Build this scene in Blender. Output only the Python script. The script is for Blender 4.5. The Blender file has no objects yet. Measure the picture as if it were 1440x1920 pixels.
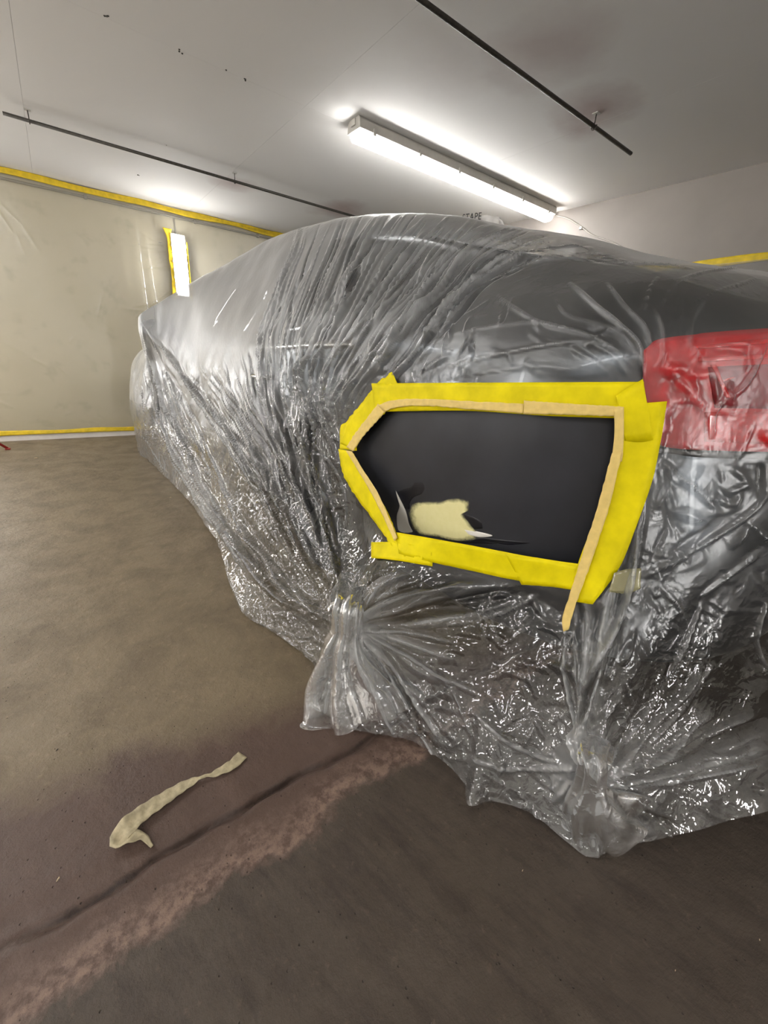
import bpy, bmesh, math, random
import numpy as np
from mathutils import Vector, Matrix
from mathutils.bvhtree import BVHTree

sc = bpy.context.scene
COL = sc.collection
rng = np.random.default_rng(7)
random.seed(7)

# ---------------------------------------------------------------- camera
F_PX = 770.0
CAM = np.array([0.0, 0.0, 1.0])
# rows: world axes seen in the image frame (x right, y down, z forward)
RC = np.array([[0.8032682, -0.16362871, 0.57270048],
               [-0.59208119, -0.32398582, 0.73788417],
               [0.0648078, -0.93180407, -0.35712899]])
cam_data = bpy.data.cameras.new('camera')
cam = bpy.data.objects.new('camera', cam_data)
COL.objects.link(cam)
cam_data.sensor_fit = 'VERTICAL'
cam_data.sensor_height = 36.0
cam_data.lens = F_PX / 1920.0 * 36.0
cam_data.clip_start = 0.02
rx, ry, rz = RC[:, 0], -RC[:, 1], -RC[:, 2]
cam.matrix_world = Matrix(((rx[0], ry[0], rz[0], CAM[0]), (rx[1], ry[1], rz[1], CAM[1]),
                           (rx[2], ry[2], rz[2], CAM[2]), (0, 0, 0, 1)))
sc.camera = cam

# ---------------------------------------------------------------- world, exposure
sc.view_settings.view_transform = 'Standard'
sc.view_settings.look = 'None'
sc.view_settings.gamma = 1.0
sc.view_settings.exposure = 0.70
sc.view_settings.use_curve_mapping = False
world = bpy.data.worlds.new('world')
sc.world = world
world.use_nodes = True
world.node_tree.nodes['Background'].inputs[0].default_value = (0.02, 0.02, 0.02, 1)
world.node_tree.nodes['Background'].inputs[1].default_value = 1.0
try:
    sc.cycles.transparent_max_bounces = 12
    sc.cycles.adaptive_threshold = 0.12
    sc.cycles.adaptive_min_samples = 16
    sc.cycles.max_bounces = 6
    sc.cycles.diffuse_bounces = 3
    sc.cycles.glossy_bounces = 4
    sc.cycles.sample_clamp_indirect = 6.0
    sc.cycles.caustics_reflective = False
    sc.cycles.caustics_refractive = False
    sc.cycles.light_sampling_threshold = 0.03
except Exception:
    pass
LAMP = 30.0          # radiance of the lit diffusers
LAMP_COL = (1.0, 0.988, 0.975)

# room
X0, X1, Y0, Y1, H = -3.2, 3.6, -2.6, 5.24, 2.225

# ---------------------------------------------------------------- helpers
def ray(px, py):
    return RC @ np.array([px - 720.0, py - 960.0, F_PX])
def on_z(px, py, z=0.0):
    w = ray(px, py); return CAM + w * ((z - CAM[2]) / w[2])
def on_y(px, py, y):
    w = ray(px, py); return CAM + w * ((y - CAM[1]) / w[1])
def on_x(px, py, x):
    w = ray(px, py); return CAM + w * ((x - CAM[0]) / w[0])
def lin(c):
    c = np.array(c, float) / 255.0
    return tuple(np.where(c <= 0.04045, c / 12.92, ((c + 0.055) / 1.055) ** 2.4)) + (1.0,)
def pchip(xk, yk, x):
    xk = np.asarray(xk, float); yk = np.asarray(yk, float); x = np.asarray(x, float)
    h = np.diff(xk); sh = (len(h),) + (1,) * (yk.ndim - 1)
    h_ = h.reshape(sh); d = np.diff(yk, axis=0) / h_
    m = np.zeros_like(yk)
    if len(h) > 1:
        w1 = 2 * h_[1:] + h_[:-1]; w2 = h_[1:] + 2 * h_[:-1]
        with np.errstate(divide='ignore', invalid='ignore'):
            mm = (w1 + w2) / (w1 / d[:-1] + w2 / d[1:])
        m[1:-1] = np.where(d[:-1] * d[1:] > 0, np.nan_to_num(mm), 0)
    m[0] = d[0]; m[-1] = d[-1]
    i = np.clip(np.searchsorted(xk, x, side='right') - 1, 0, len(h) - 1)
    s2 = (len(x),) + (1,) * (yk.ndim - 1)
    hh = h[i].reshape(s2); t = ((x - xk[i]) / h[i]).reshape(s2)
    return ((1 + 2 * t) * (1 - t) ** 2 * yk[i] + t * (1 - t) ** 2 * hh * m[i]
            + t * t * (3 - 2 * t) * yk[i + 1] + t * t * (t - 1) * hh * m[i + 1])
def resample(pts, n):
    pts = np.asarray(pts, float)
    d = np.r_[0, np.cumsum(np.linalg.norm(np.diff(pts, axis=0), axis=1))]
    return pchip(d, pts, np.linspace(0, d[-1], n))

def mesh_obj(name, verts, faces, mat=None, parent=None, smooth=False, attrs=None):
    verts = np.asarray(verts, float)
    if parent is not None:
        org = np.array(parent.matrix_basis.translation)
        p = parent.parent
        while p is not None:
            org = org + np.array(p.matrix_basis.translation); p = p.parent
        verts = verts - org
    me = bpy.data.meshes.new(name)
    if isinstance(faces, np.ndarray):
        nf, k = faces.shape
        me.vertices.add(len(verts)); me.vertices.foreach_set('co', verts.ravel())
        me.loops.add(nf * k); me.loops.foreach_set('vertex_index', faces.ravel().astype(np.int32))
        me.polygons.add(nf); me.polygons.foreach_set('loop_start', np.arange(0, nf * k, k, dtype=np.int32))
        me.update(calc_edges=True); me.validate()
    else:
        me.from_pydata([tuple(v) for v in verts], [], [tuple(f) for f in faces]); me.update()
    if smooth:
        me.polygons.foreach_set('use_smooth', [True] * len(me.polygons))
    if attrs:
        for k, a in attrs.items():
            at = me.attributes.new(k, 'FLOAT', 'POINT'); at.data.foreach_set('value', np.asarray(a, np.float32))
    if mat: me.materials.append(mat)
    o = bpy.data.objects.new(name, me); COL.objects.link(o)
    if parent is not None: o.parent = parent
    return o
def tag(o, label=None, cat=None, group=None, kind=None):
    if label: o['label'] = label
    if cat: o['category'] = cat
    if group: o['group'] = group
    if kind: o['kind'] = kind
    return o
def thing(name, loc, label, cat, group=None):
    o = bpy.data.objects.new(name, None); o.location = tuple(loc); o.empty_display_size = 0.1
    COL.objects.link(o); return tag(o, label, cat, group)

class MB:
    def __init__(s): s.v = []; s.f = []
    def add(s, v, f):
        n = len(s.v); s.v += [tuple(map(float, p)) for p in v]; s.f += [tuple(i + n for i in q) for q in f]; return s
    def box(s, lo, hi):
        x0, y0, z0 = lo; x1, y1, z1 = hi
        return s.add([(x0, y0, z0), (x1, y0, z0), (x1, y1, z0), (x0, y1, z0), (x0, y0, z1), (x1, y0, z1), (x1, y1, z1), (x0, y1, z1)],
                     [(0, 3, 2, 1), (4, 5, 6, 7), (0, 1, 5, 4), (1, 2, 6, 5), (2, 3, 7, 6), (3, 0, 4, 7)])
    def extrude(s, prof, a0, a1, axis):
        """closed profile (list of 2-tuples) swept along an axis; the other two axes in order"""
        n = len(prof); vs = []
        for a in (a0, a1):
            for p in prof:
                q = list(p); q.insert(axis, a); vs.append(q)
        fs = [(i, (i + 1) % n, n + (i + 1) % n, n + i) for i in range(n)] + [tuple(range(n))[::-1], tuple(range(n, 2 * n))]
        return s.add(vs, fs)
    def tube(s, pts, r, k=10, caps=True):
        pts = np.asarray(pts, float); n = len(pts)
        r = np.full(n, r) if np.isscalar(r) else np.asarray(r, float)
        vs = []; up = None
        for i in range(n):
            t = pts[min(i + 1, n - 1)] - pts[max(i - 1, 0)]; t /= np.linalg.norm(t)
            if up is None: up = np.array([0, 0, 1.]) if abs(t[2]) < .9 else np.array([1., 0, 0])
            a = np.cross(up, t); a /= np.linalg.norm(a); b = np.cross(t, a); up = b
            for j in range(k):
                th = 2 * math.pi * j / k; vs.append(pts[i] + r[i] * (math.cos(th) * a + math.sin(th) * b))
        fs = [(i * k + j, i * k + (j + 1) % k, (i + 1) * k + (j + 1) % k, (i + 1) * k + j) for i in range(n - 1) for j in range(k)]
        if caps: fs += [tuple(range(k))[::-1], tuple(range((n - 1) * k, n * k))]
        return s.add(vs, fs)
    def build(s, name, mat, parent=None, smooth=False):
        return mesh_obj(name, s.v, s.f, mat, parent, smooth)
def bevel(o, w, seg=2):
    m = o.modifiers.new('bevel', 'BEVEL'); m.width = w; m.segments = seg; m.limit_method = 'ANGLE'; return o
def grid_faces(nu, nv, wrap=False):
    i = np.arange(nu if wrap else nu - 1); j = np.arange(nv - 1)
    I, J = np.meshgrid(i, j, indexing='ij'); I2 = (I + 1) % nu
    return np.stack([I * nv + J, I * nv + J + 1, I2 * nv + J + 1, I2 * nv + J], -1).reshape(-1, 4)

# ---------------------------------------------------------------- materials
def new_mat(name):
    m = bpy.data.materials.new(name); m.use_nodes = True
    nt = m.node_tree; nt.nodes.clear()
    out = nt.nodes.new('ShaderNodeOutputMaterial')
    return m, nt, out
def N(nt, t, **kw):
    n = nt.nodes.new(t)
    for k, v in kw.items():
        if k == 'inp':
            for a, b in v.items():
                if hasattr(b, 'is_output'): nt.links.new(b, n.inputs[a])
                else: n.inputs[a].default_value = b
        else: setattr(n, k, v)
    return n
def math_n(nt, op, a, b=None, clamp=False):
    n = nt.nodes.new('ShaderNodeMath'); n.operation = op; n.use_clamp = clamp
    for i, v in enumerate((a, b)):
        if v is None: continue
        if hasattr(v, 'is_output'): nt.links.new(v, n.inputs[i])
        else: n.inputs[i].default_value = v
    return n.outputs[0]
def ramp(nt, fac, stops):
    n = nt.nodes.new('ShaderNodeValToRGB'); nt.links.new(fac, n.inputs[0])
    e = n.color_ramp.elements
    while len(e) < len(stops): e.new(0.5)
    for i, (p, c) in enumerate(stops): e[i].position = p; e[i].color = c
    return n.outputs[0]
def mixc(nt, fac, a, b, mode='MIX'):
    n = nt.nodes.new('ShaderNodeMix'); n.data_type = 'RGBA'; n.blend_type = mode
    for s_, v in ((0, fac), (6, a), (7, b)):
        if hasattr(v, 'is_output'): nt.links.new(v, n.inputs[s_])
        else: n.inputs[s_].default_value = v
    return n.outputs[2]
def noise(nt, vec, scale, detail=4.0, rough=0.55, dist=0.0):
    n = N(nt, 'ShaderNodeTexNoise', inp={'Scale': scale, 'Detail': detail, 'Roughness': rough, 'Distortion': dist})
    if vec is not None: nt.links.new(vec, n.inputs['Vector'])
    return n.outputs['Fac']
def mapping(nt, vec, scale=(1, 1, 1), rot=(0, 0, 0), loc=(0, 0, 0)):
    n = N(nt, 'ShaderNodeMapping', inp={'Scale': scale, 'Rotation': rot, 'Location': loc})
    nt.links.new(vec, n.inputs['Vector']); return n.outputs[0]
def bump(nt, height, strength=0.3, dist=0.01, normal=None):
    n = N(nt, 'ShaderNodeBump', inp={'Strength': strength, 'Distance': dist, 'Height': height})
    if normal is not None: nt.links.new(normal, n.inputs['Normal'])
    return n.outputs[0]
def pos(nt): return nt.nodes.new('ShaderNodeNewGeometry').outputs['Position']
def principled(name, col, rough=0.5, metal=0.0, nscale=30.0, namt=0.12, bstr=0.0, coat=0.0, trans=0.0, spec=0.5):
    m, nt, out = new_mat(name)
    p = N(nt, 'ShaderNodeBsdfPrincipled', inp={'Roughness': rough, 'Metallic': metal, 'Coat Weight': coat, 'Transmission Weight': trans, 'Specular IOR Level': spec})
    nf = noise(nt, pos(nt), nscale)
    c = lin(col)
    lo = tuple(x * (1 - namt) for x in c[:3]) + (1,); hi = tuple(min(1, x * (1 + namt)) for x in c[:3]) + (1,)
    nt.links.new(ramp(nt, nf, [(0.3, lo), (0.7, hi)]), p.inputs['Base Color'])
    if bstr: nt.links.new(bump(nt, nf, bstr, 0.004), p.inputs['Normal'])
    nt.links.new(p.outputs[0], out.inputs[0]); return m
def emitter(name, col, strength):
    m, nt, out = new_mat(name)
    e = N(nt, 'ShaderNodeEmission', inp={'Color': tuple(col) + (1,), 'Strength': strength})
    nt.links.new(e.outputs[0], out.inputs[0]); return m

def film_mat(name, base=0.16, gain=1.0, tint=(0.93, 0.94, 0.94), rough=0.06, crinkle=0.6, dscale=1.0, attr=True, white=(0.86, 0.87, 0.87)):
    """thin milky polythene: clear where single and tight, whiter where it is bunched in folds"""
    m, nt, out = new_mat(name)
    P = pos(nt)
    ds = mapping(nt, P, (dscale, dscale, dscale))
    rn = N(nt, 'ShaderNodeTexNoise', noise_type='RIDGED_MULTIFRACTAL', inp={'Scale': 24.0, 'Detail': 2.2, 'Roughness': 0.6, 'Lacunarity': 2.2, 'Offset': 0.9, 'Gain': 1.6, 'Distortion': 0.25, 'Vector': ds})
    hgt = rn.outputs['Fac']
    if attr:
        at = N(nt, 'ShaderNodeAttribute', attribute_name='crinkle').outputs['Fac']
        st = math_n(nt, 'MULTIPLY', at, crinkle)
        mk = N(nt, 'ShaderNodeAttribute', attribute_name='milk').outputs['Fac']
    else:
        st = crinkle; mk = 0.0
    b = N(nt, 'ShaderNodeBump', inp={'Distance': 0.006, 'Height': hgt, 'Strength': st}).outputs[0]
    fac = math_n(nt, 'ADD', base, math_n(nt, 'MULTIPLY', mk, gain), True)
    fac = math_n(nt, 'MINIMUM', fac, 0.85)
    tr = N(nt, 'ShaderNodeBsdfTransparent', inp={'Color': tuple(tint) + (1,)})
    df = N(nt, 'ShaderNodeBsdfDiffuse', inp={'Color': tuple(white) + (1,), 'Normal': b})
    tl = N(nt, 'ShaderNodeBsdfTranslucent', inp={'Color': tuple(white) + (1,), 'Normal': b})
    mm = N(nt, 'ShaderNodeMixShader', inp={0: 0.4, 1: df.outputs[0], 2: tl.outputs[0]})
    m1 = N(nt, 'ShaderNodeMixShader', inp={0: fac, 1: tr.outputs[0], 2: mm.outputs[0]})
    gl = N(nt, 'ShaderNodeBsdfGlossy', inp={'Color': (1, 1, 1, 1), 'Roughness': rough if not attr else math_n(nt, 'MAXIMUM', math_n(nt, 'SUBTRACT', 0.50, math_n(nt, 'MULTIPLY', N(nt, 'ShaderNodeAttribute', attribute_name='gloss').outputs['Fac'], 0.60)), rough), 'Normal': b})
    fr = N(nt, 'ShaderNodeFresnel', inp={'IOR': 1.55, 'Normal': b})
    fr2 = math_n(nt, 'MINIMUM', math_n(nt, 'MULTIPLY', fr.outputs[0], 1.8), 0.8)
    m2 = N(nt, 'ShaderNodeMixShader', inp={0: fr2, 1: m1.outputs[0], 2: gl.outputs[0]})
    nt.links.new(m2.outputs[0], out.inputs[0]); return m

M = {}
M['film'] = film_mat('cover_film', base=.0)
M['wall_film'] = film_mat('wall_film', base=0.12, tint=(0.95, 0.94, 0.89), crinkle=0.015, dscale=0.35, attr=False, white=(0.80, 0.78, 0.72), rough=0.36)
M['yellow'] = principled('yellow_tape', (232, 214, 0), 0.6, nscale=14, namt=0.14, bstr=0.08, spec=0.2)
M['yellow_wall'] = principled('yellow_wall_tape', (232, 200, 40), 0.5, nscale=20, namt=0.18, bstr=0.2)
M['cream'] = principled('cream_tape', (232, 203, 124), 0.6, nscale=60, namt=0.07, bstr=0.25, spec=0.2)
M['paint'] = principled('grey_car_paint', (84, 87, 91), 0.30, metal=0.75, nscale=400, namt=0.05, coat=0.15)
M['primer'] = principled('sanded_primer', (40, 41, 46), 0.42, nscale=7, namt=0.22)
M['dark_primer'] = principled('dark_primer_patch', (22, 22, 28), 0.3, nscale=12, namt=0.2)
M['glass'] = principled('tinted_glass', (24, 27, 30), 0.06, nscale=3, namt=0.05, spec=0.8)
M['rubber'] = principled('tyre_rubber', (20, 20, 21), 0.75, nscale=60, namt=0.2)
M['alloy'] = principled('alloy_wheel', (95, 97, 100), 0.35, metal=0.9, nscale=50)
M['black'] = principled('black_plastic', (16, 17, 18), 0.5, nscale=40)
M['chrome'] = principled('bright_trim', (200, 200, 200), 0.18, metal=1.0, nscale=10, namt=0.04)
M['red_lens'] = principled('red_lens', (220, 2, 20), 0.3, nscale=10, namt=0.15, spec=0.35)
M['red_bright'] = principled('bright_red_reflector', (250, 30, 34), 0.22, nscale=120, namt=0.25, coat=0.5)
M['dark_lens'] = principled('smoked_red_lens', (160, 8, 28), 0.42, nscale=10, namt=0.15, spec=0.2)
M['white_paint'] = principled('white_paint', (232, 227, 220), 0.6, nscale=9, namt=0.06)
M['wall_paint'] = principled('dull_wall_paint', (150, 142, 135), 0.6, nscale=3, namt=0.06)
M['white_body'] = principled('fixture_body', (196, 192, 184), 0.45, nscale=20, namt=0.05)
M['steel'] = principled('dark_steel', (70, 66, 60), 0.5, metal=0.6, nscale=60, namt=0.3)
M['conduit'] = principled('grey_conduit', (150, 144, 132), 0.55, nscale=30)
M['red_paint'] = principled('red_paint', (150, 40, 36), 0.5, nscale=30)
M['paper'] = principled('white_film_edge', (225, 222, 218), 0.5, nscale=80, namt=0.05)
M['ink'] = principled('black_ink', (24, 23, 24), 0.6)
M['old_tape'] = principled('dirty_tape', (176, 164, 134), 0.75, nscale=70, namt=0.25, bstr=0.3)
M['cable'] = principled('white_cable', (170, 164, 156), 0.5)
M['lamp'] = emitter('lit_diffuser', LAMP_COL, LAMP)
M['debris'] = principled('pale_debris', (190, 170, 140), 0.8, nscale=200)

def floor_mat():
    m, nt, out = new_mat('stained_concrete')
    P = pos(nt)
    sep = N(nt, 'ShaderNodeSeparateXYZ', inp={0: P}); y = sep.outputs[1]; x = sep.outputs[0]
    n_lo = noise(nt, P, 1.3, 4, 0.6); n_md = noise(nt, P, 6, 6, 0.65, 0.4); n_hi = noise(nt, P, 38, 5, 0.7)
    strk = noise(nt, mapping(nt, P, (5, 9, 1)), 2.0, 6, 0.7)
    strk2 = noise(nt, mapping(nt, mapping(nt, P, (1, 1, 1), (0, 0, math.radians(-15.7))), (15, 3.0, 1)), 1.6, 6, 0.72)
    far = mixc(nt, n_lo, lin((112, 100, 79)), lin((134, 119, 97)))
    far = mixc(nt, math_n(nt, 'MULTIPLY', ramp_f(nt, n_md, 0.42, 0.66), 0.65), far, lin((98, 86, 70)))
    far = mixc(nt, math_n(nt, 'MULTIPLY', ramp_f(nt, n_hi, 0.56, 0.70), 0.25), far, lin((166, 150, 126)))
    band = mixc(nt, n_md, lin((76, 60, 53)), lin((94, 77, 68)))
    band = mixc(nt, math_n(nt, 'MULTIPLY', ramp_f(nt, strk2, 0.5, 0.7), 0.35), band, lin((106, 86, 76)))
    near = mixc(nt, strk, lin((64, 56, 49)), lin((88, 79, 70)))
    near = mixc(nt, math_n(nt, 'MULTIPLY', ramp_f(nt, strk2, 0.46, 0.66), 0.6), near, lin((54, 46, 43)))
    near = mixc(nt, math_n(nt, 'MULTIPLY', ramp_f(nt, n_hi, 0.60, 0.72), 0.35), near, lin((114, 100, 86)))
    yw = math_n(nt, 'ADD', y, math_n(nt, 'MULTIPLY', math_n(nt, 'SUBTRACT', n_md, 0.5), 0.16))
    yfar = math_n(nt, 'ADD', y, math_n(nt, 'MULTIPLY', math_n(nt, 'SUBTRACT', n_md, 0.5), 0.34))
    # boundary to the olive concrete drifts with x
    yfar = math_n(nt, 'ADD', yfar, math_n(nt, 'MULTIPLY', x, 0.16))
    f_far = ramp_f(nt, yfar, 0.88, 1.02)
    f_near = ramp_f(nt, yw, 0.56, 0.535)
    col = mixc(nt, f_far, band, far)
    # pale scuffed edge of the painted band
    edge = math_n(nt, 'MULTIPLY', ramp_f(nt, yw, 0.50, 0.55), ramp_f(nt, yw, 0.64, 0.56))
    edge = math_n(nt, 'MULTIPLY', edge, ramp_f(nt, n_hi, 0.40, 0.58))
    col = mixc(nt, math_n(nt, 'MULTIPLY', edge, 0.75), col, lin((142, 119, 106)))
    col = mixc(nt, f_near, col, near)
    # dark broken line along the joint
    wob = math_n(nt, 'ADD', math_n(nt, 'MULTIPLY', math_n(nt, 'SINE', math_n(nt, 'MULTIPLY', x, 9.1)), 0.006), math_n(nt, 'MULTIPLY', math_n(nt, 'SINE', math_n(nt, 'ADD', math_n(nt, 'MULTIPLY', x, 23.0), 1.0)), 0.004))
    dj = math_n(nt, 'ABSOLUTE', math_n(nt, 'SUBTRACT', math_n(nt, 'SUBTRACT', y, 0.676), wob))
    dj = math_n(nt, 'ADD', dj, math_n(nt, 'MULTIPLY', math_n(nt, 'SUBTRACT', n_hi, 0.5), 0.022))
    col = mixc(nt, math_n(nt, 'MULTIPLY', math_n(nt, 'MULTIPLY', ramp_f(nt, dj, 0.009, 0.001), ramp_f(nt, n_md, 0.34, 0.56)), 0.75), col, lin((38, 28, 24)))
    vor = N(nt, 'ShaderNodeTexVoronoi', inp={'Scale': 46.0, 'Vector': P})
    pit = ramp_f(nt, vor.outputs['Distance'], 0.10, 0.04)
    col = mixc(nt, math_n(nt, 'MULTIPLY', pit, ramp_f(nt, n_md, 0.5, 0.62)), col, lin((62, 54, 46)))
    p = N(nt, 'ShaderNodeBsdfPrincipled', inp={'Base Color': col, 'Specular IOR Level': 0.35})
    nt.links.new(ramp(nt, n_md, [(0.3, (0.42,) * 3 + (1,)), (0.7, (0.62,) * 3 + (1,))]), p.inputs['Roughness'])
    hgt = math_n(nt, 'ADD', math_n(nt, 'ADD', math_n(nt, 'MULTIPLY', n_hi, 0.35), math_n(nt, 'MULTIPLY', n_md, 0.4)), math_n(nt, 'ADD', math_n(nt, 'MULTIPLY', strk, 0.5), math_n(nt, 'MULTIPLY', pit, -0.5)))
    nt.links.new(bump(nt, hgt, 0.9, 0.008), p.inputs['Normal'])
    nt.links.new(p.outputs[0], out.inputs[0]); return m
def ramp_f(nt, v, a, b):
    n = N(nt, 'ShaderNodeMapRange', inp={0: v, 1: a, 2: b, 3: 0.0, 4: 1.0}); n.clamp = True
    return n.outputs[0]
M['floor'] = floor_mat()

def ceiling_mat():
    m, nt, out = new_mat('painted_ceiling_board')
    P = pos(nt)
    n_lo = noise(nt, P, 0.9, 3); n_md = noise(nt, P, 3.0, 4, 0.6)
    col = mixc(nt, n_lo, lin((236, 233, 228)), lin((242, 239, 235)))
    for (px, py, r, a) in ((1030, 90, 0.30, 0.34), (1115, 205, 0.26, 0.5), (1090, 245, 0.15, 0.3), (440, 345, 0.20, 0.4), (640, 395, 0.35, 0.5), (840, 120, 0.3, 0.12)):
        c = on_z(px, py, H)
        d = N(nt, 'ShaderNodeVectorMath', operation='DISTANCE', inp={0: P, 1: tuple(c)})
        wob = math_n(nt, 'ADD', d.outputs['Value'], math_n(nt, 'MULTIPLY', math_n(nt, 'SUBTRACT', n_md, 0.5), r * 1.3))
        f = math_n(nt, 'MULTIPLY', ramp_f(nt, wob, r, r * 0.1), a)
        col = mixc(nt, f, col, lin((150, 104, 98)))
    p = N(nt, 'ShaderNodeBsdfPrincipled', inp={'Base Color': col, 'Roughness': 0.75, 'Specular IOR Level': 0.3})
    nt.links.new(bump(nt, noise(nt, P, 60, 3), 0.05, 0.002), p.inputs['Normal'])
    nt.links.new(p.outputs[0], out.inputs[0]); return m
M['ceiling'] = ceiling_mat()
def wall_mat():
    m, nt, out = new_mat('grubby_wall_paint')
    P = pos(nt)
    n1 = noise(nt, P, 1.6, 5, 0.6, 0.5); n2 = noise(nt, P, 7, 5, 0.65)
    col = mixc(nt, n1, lin((202, 194, 168)), lin((220, 211, 190)))
    col = mixc(nt, math_n(nt, 'MULTIPLY', ramp_f(nt, n2, 0.55, 0.75), 0.35), col, lin((150, 144, 118)))
    p = N(nt, 'ShaderNodeBsdfPrincipled', inp={'Base Color': col, 'Roughness': 0.7})
    nt.links.new(p.outputs[0], out.inputs[0]); return m
M['wall'] = wall_mat()
def filler_mat():
    m, nt, out = new_mat('body_filler')
    P = pos(nt)
    a = N(nt, 'ShaderNodeAttribute', attribute_name='cover').outputs['Fac']
    n1 = noise(nt, P, 60, 4, 0.65)
    f = ramp_f(nt, math_n(nt, 'ADD', a, math_n(nt, 'MULTIPLY', math_n(nt, 'SUBTRACT', n1, 0.5), 0.45)), 0.12, 0.6)
    p = N(nt, 'ShaderNodeBsdfPrincipled', inp={'Base Color': lin((226, 220, 158)), 'Roughness': 0.8})
    nt.links.new(mixc(nt, n1, lin((226, 218, 150)), lin((238, 230, 176))), p.inputs['Base Color'])
    t = nt.nodes.new('ShaderNodeBsdfTransparent')
    mx = N(nt, 'ShaderNodeMixShader', inp={0: f, 1: t.outputs[0], 2: p.outputs[0]})
    nt.links.new(mx.outputs[0], out.inputs[0]); return m
M['filler'] = filler_mat()

# ================================================================ THE ROOM
def build_floor():
    CR = 0.672
    ys = np.unique(np.r_[np.linspace(Y0, 0.45, 14), np.linspace(0.45, 0.9, 181), np.linspace(0.9, Y1, 24)])
    xs = np.unique(np.r_[np.linspace(X0, -0.6, 10), np.linspace(-0.6, 1.4, 320), np.linspace(1.4, X1, 10)])
    Xg, Yg = np.meshgrid(xs, ys, indexing='ij')
    wob = 0.006 * np.sin(Xg * 9.1) + 0.004 * np.sin(Xg * 23 + 1) + 0.003 * np.sin(Xg * 57 + 2)
    d = Yg - CR - wob
    depth = 0.016 * (0.65 + 0.35 * np.sin(Xg * 5 + .6)) + 0.003 * np.sin(Xg * 31)
    Z = -np.clip(depth, 0.002, .02) * np.exp(-(d / 0.010) ** 2) - 0.004 * np.exp(-((d - 0.03) / 0.03) ** 2) + 0.003 * np.exp(-((d + 0.022) / 0.012) ** 2)
    Z *= np.clip((Yg - 0.45) / 0.08, 0, 1) * np.clip((0.9 - Yg) / 0.08, 0, 1)
    V = np.stack([Xg, Yg, Z], -1).reshape(-1, 3)
    F = grid_faces(len(xs), len(ys))[:, ::-1]
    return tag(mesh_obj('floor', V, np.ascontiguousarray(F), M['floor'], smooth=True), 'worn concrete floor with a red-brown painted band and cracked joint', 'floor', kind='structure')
build_floor()

def slab(name, lo, hi, mat, label, cat):
    return tag(MB().box(lo, hi).build(name, mat), label, cat, kind='structure')
ceil = slab('ceiling', (X0 - .1, Y0 - .1, H + .014), (X1 + .1, Y1 + .1, H + .12), M['ceiling'], 'pale grey boarded ceiling with red paint overspray', 'ceiling')
xs_ = [X0, -2.37, -1.15, 0.07, 1.29, 2.51, X1]; ys_ = [Y0, 0.165, 2.60, 5.035, Y1]
k = 0
for i in range(len(xs_) - 1):
    for j in range(len(ys_) - 1):
        g = 0.0005
        dz = 0.0
        o = MB().box((xs_[i] + g, ys_[j] + g, H + dz), (xs_[i + 1] - g, ys_[j + 1] - g, H + .0139)).build('ceiling_panel', M['ceiling'], ceil)
slab('wall_left', (X0 - .1, Y1, 0), (X1 + .1, Y1 + .1, H + .1), M['wall'], 'grubby beige wall behind the taped plastic sheet', 'wall')
slab('wall_right', (X1, Y0, 0), (X1 + .1, Y1, H + .1), M['wall_paint'], 'plain pale wall beyond the covered car', 'wall')
slab('wall_back', (X0, Y0 - .1, 0), (X1, Y0, H + .1), M['white_paint'], 'plain pale wall behind the viewpoint', 'wall')
slab('wall_near', (X0 - .1, Y0, 0), (X0, Y1, H + .1), M['white_paint'], 'plain pale side wall outside the view', 'wall')
bb = MB().box((X0, Y1 - .022, 0), (X1, Y1, 0.062)).build('baseboard_left', M['white_paint']); tag(bb, 'white skirting strip along the foot of the sheeted wall', 'baseboard', kind='structure')

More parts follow.
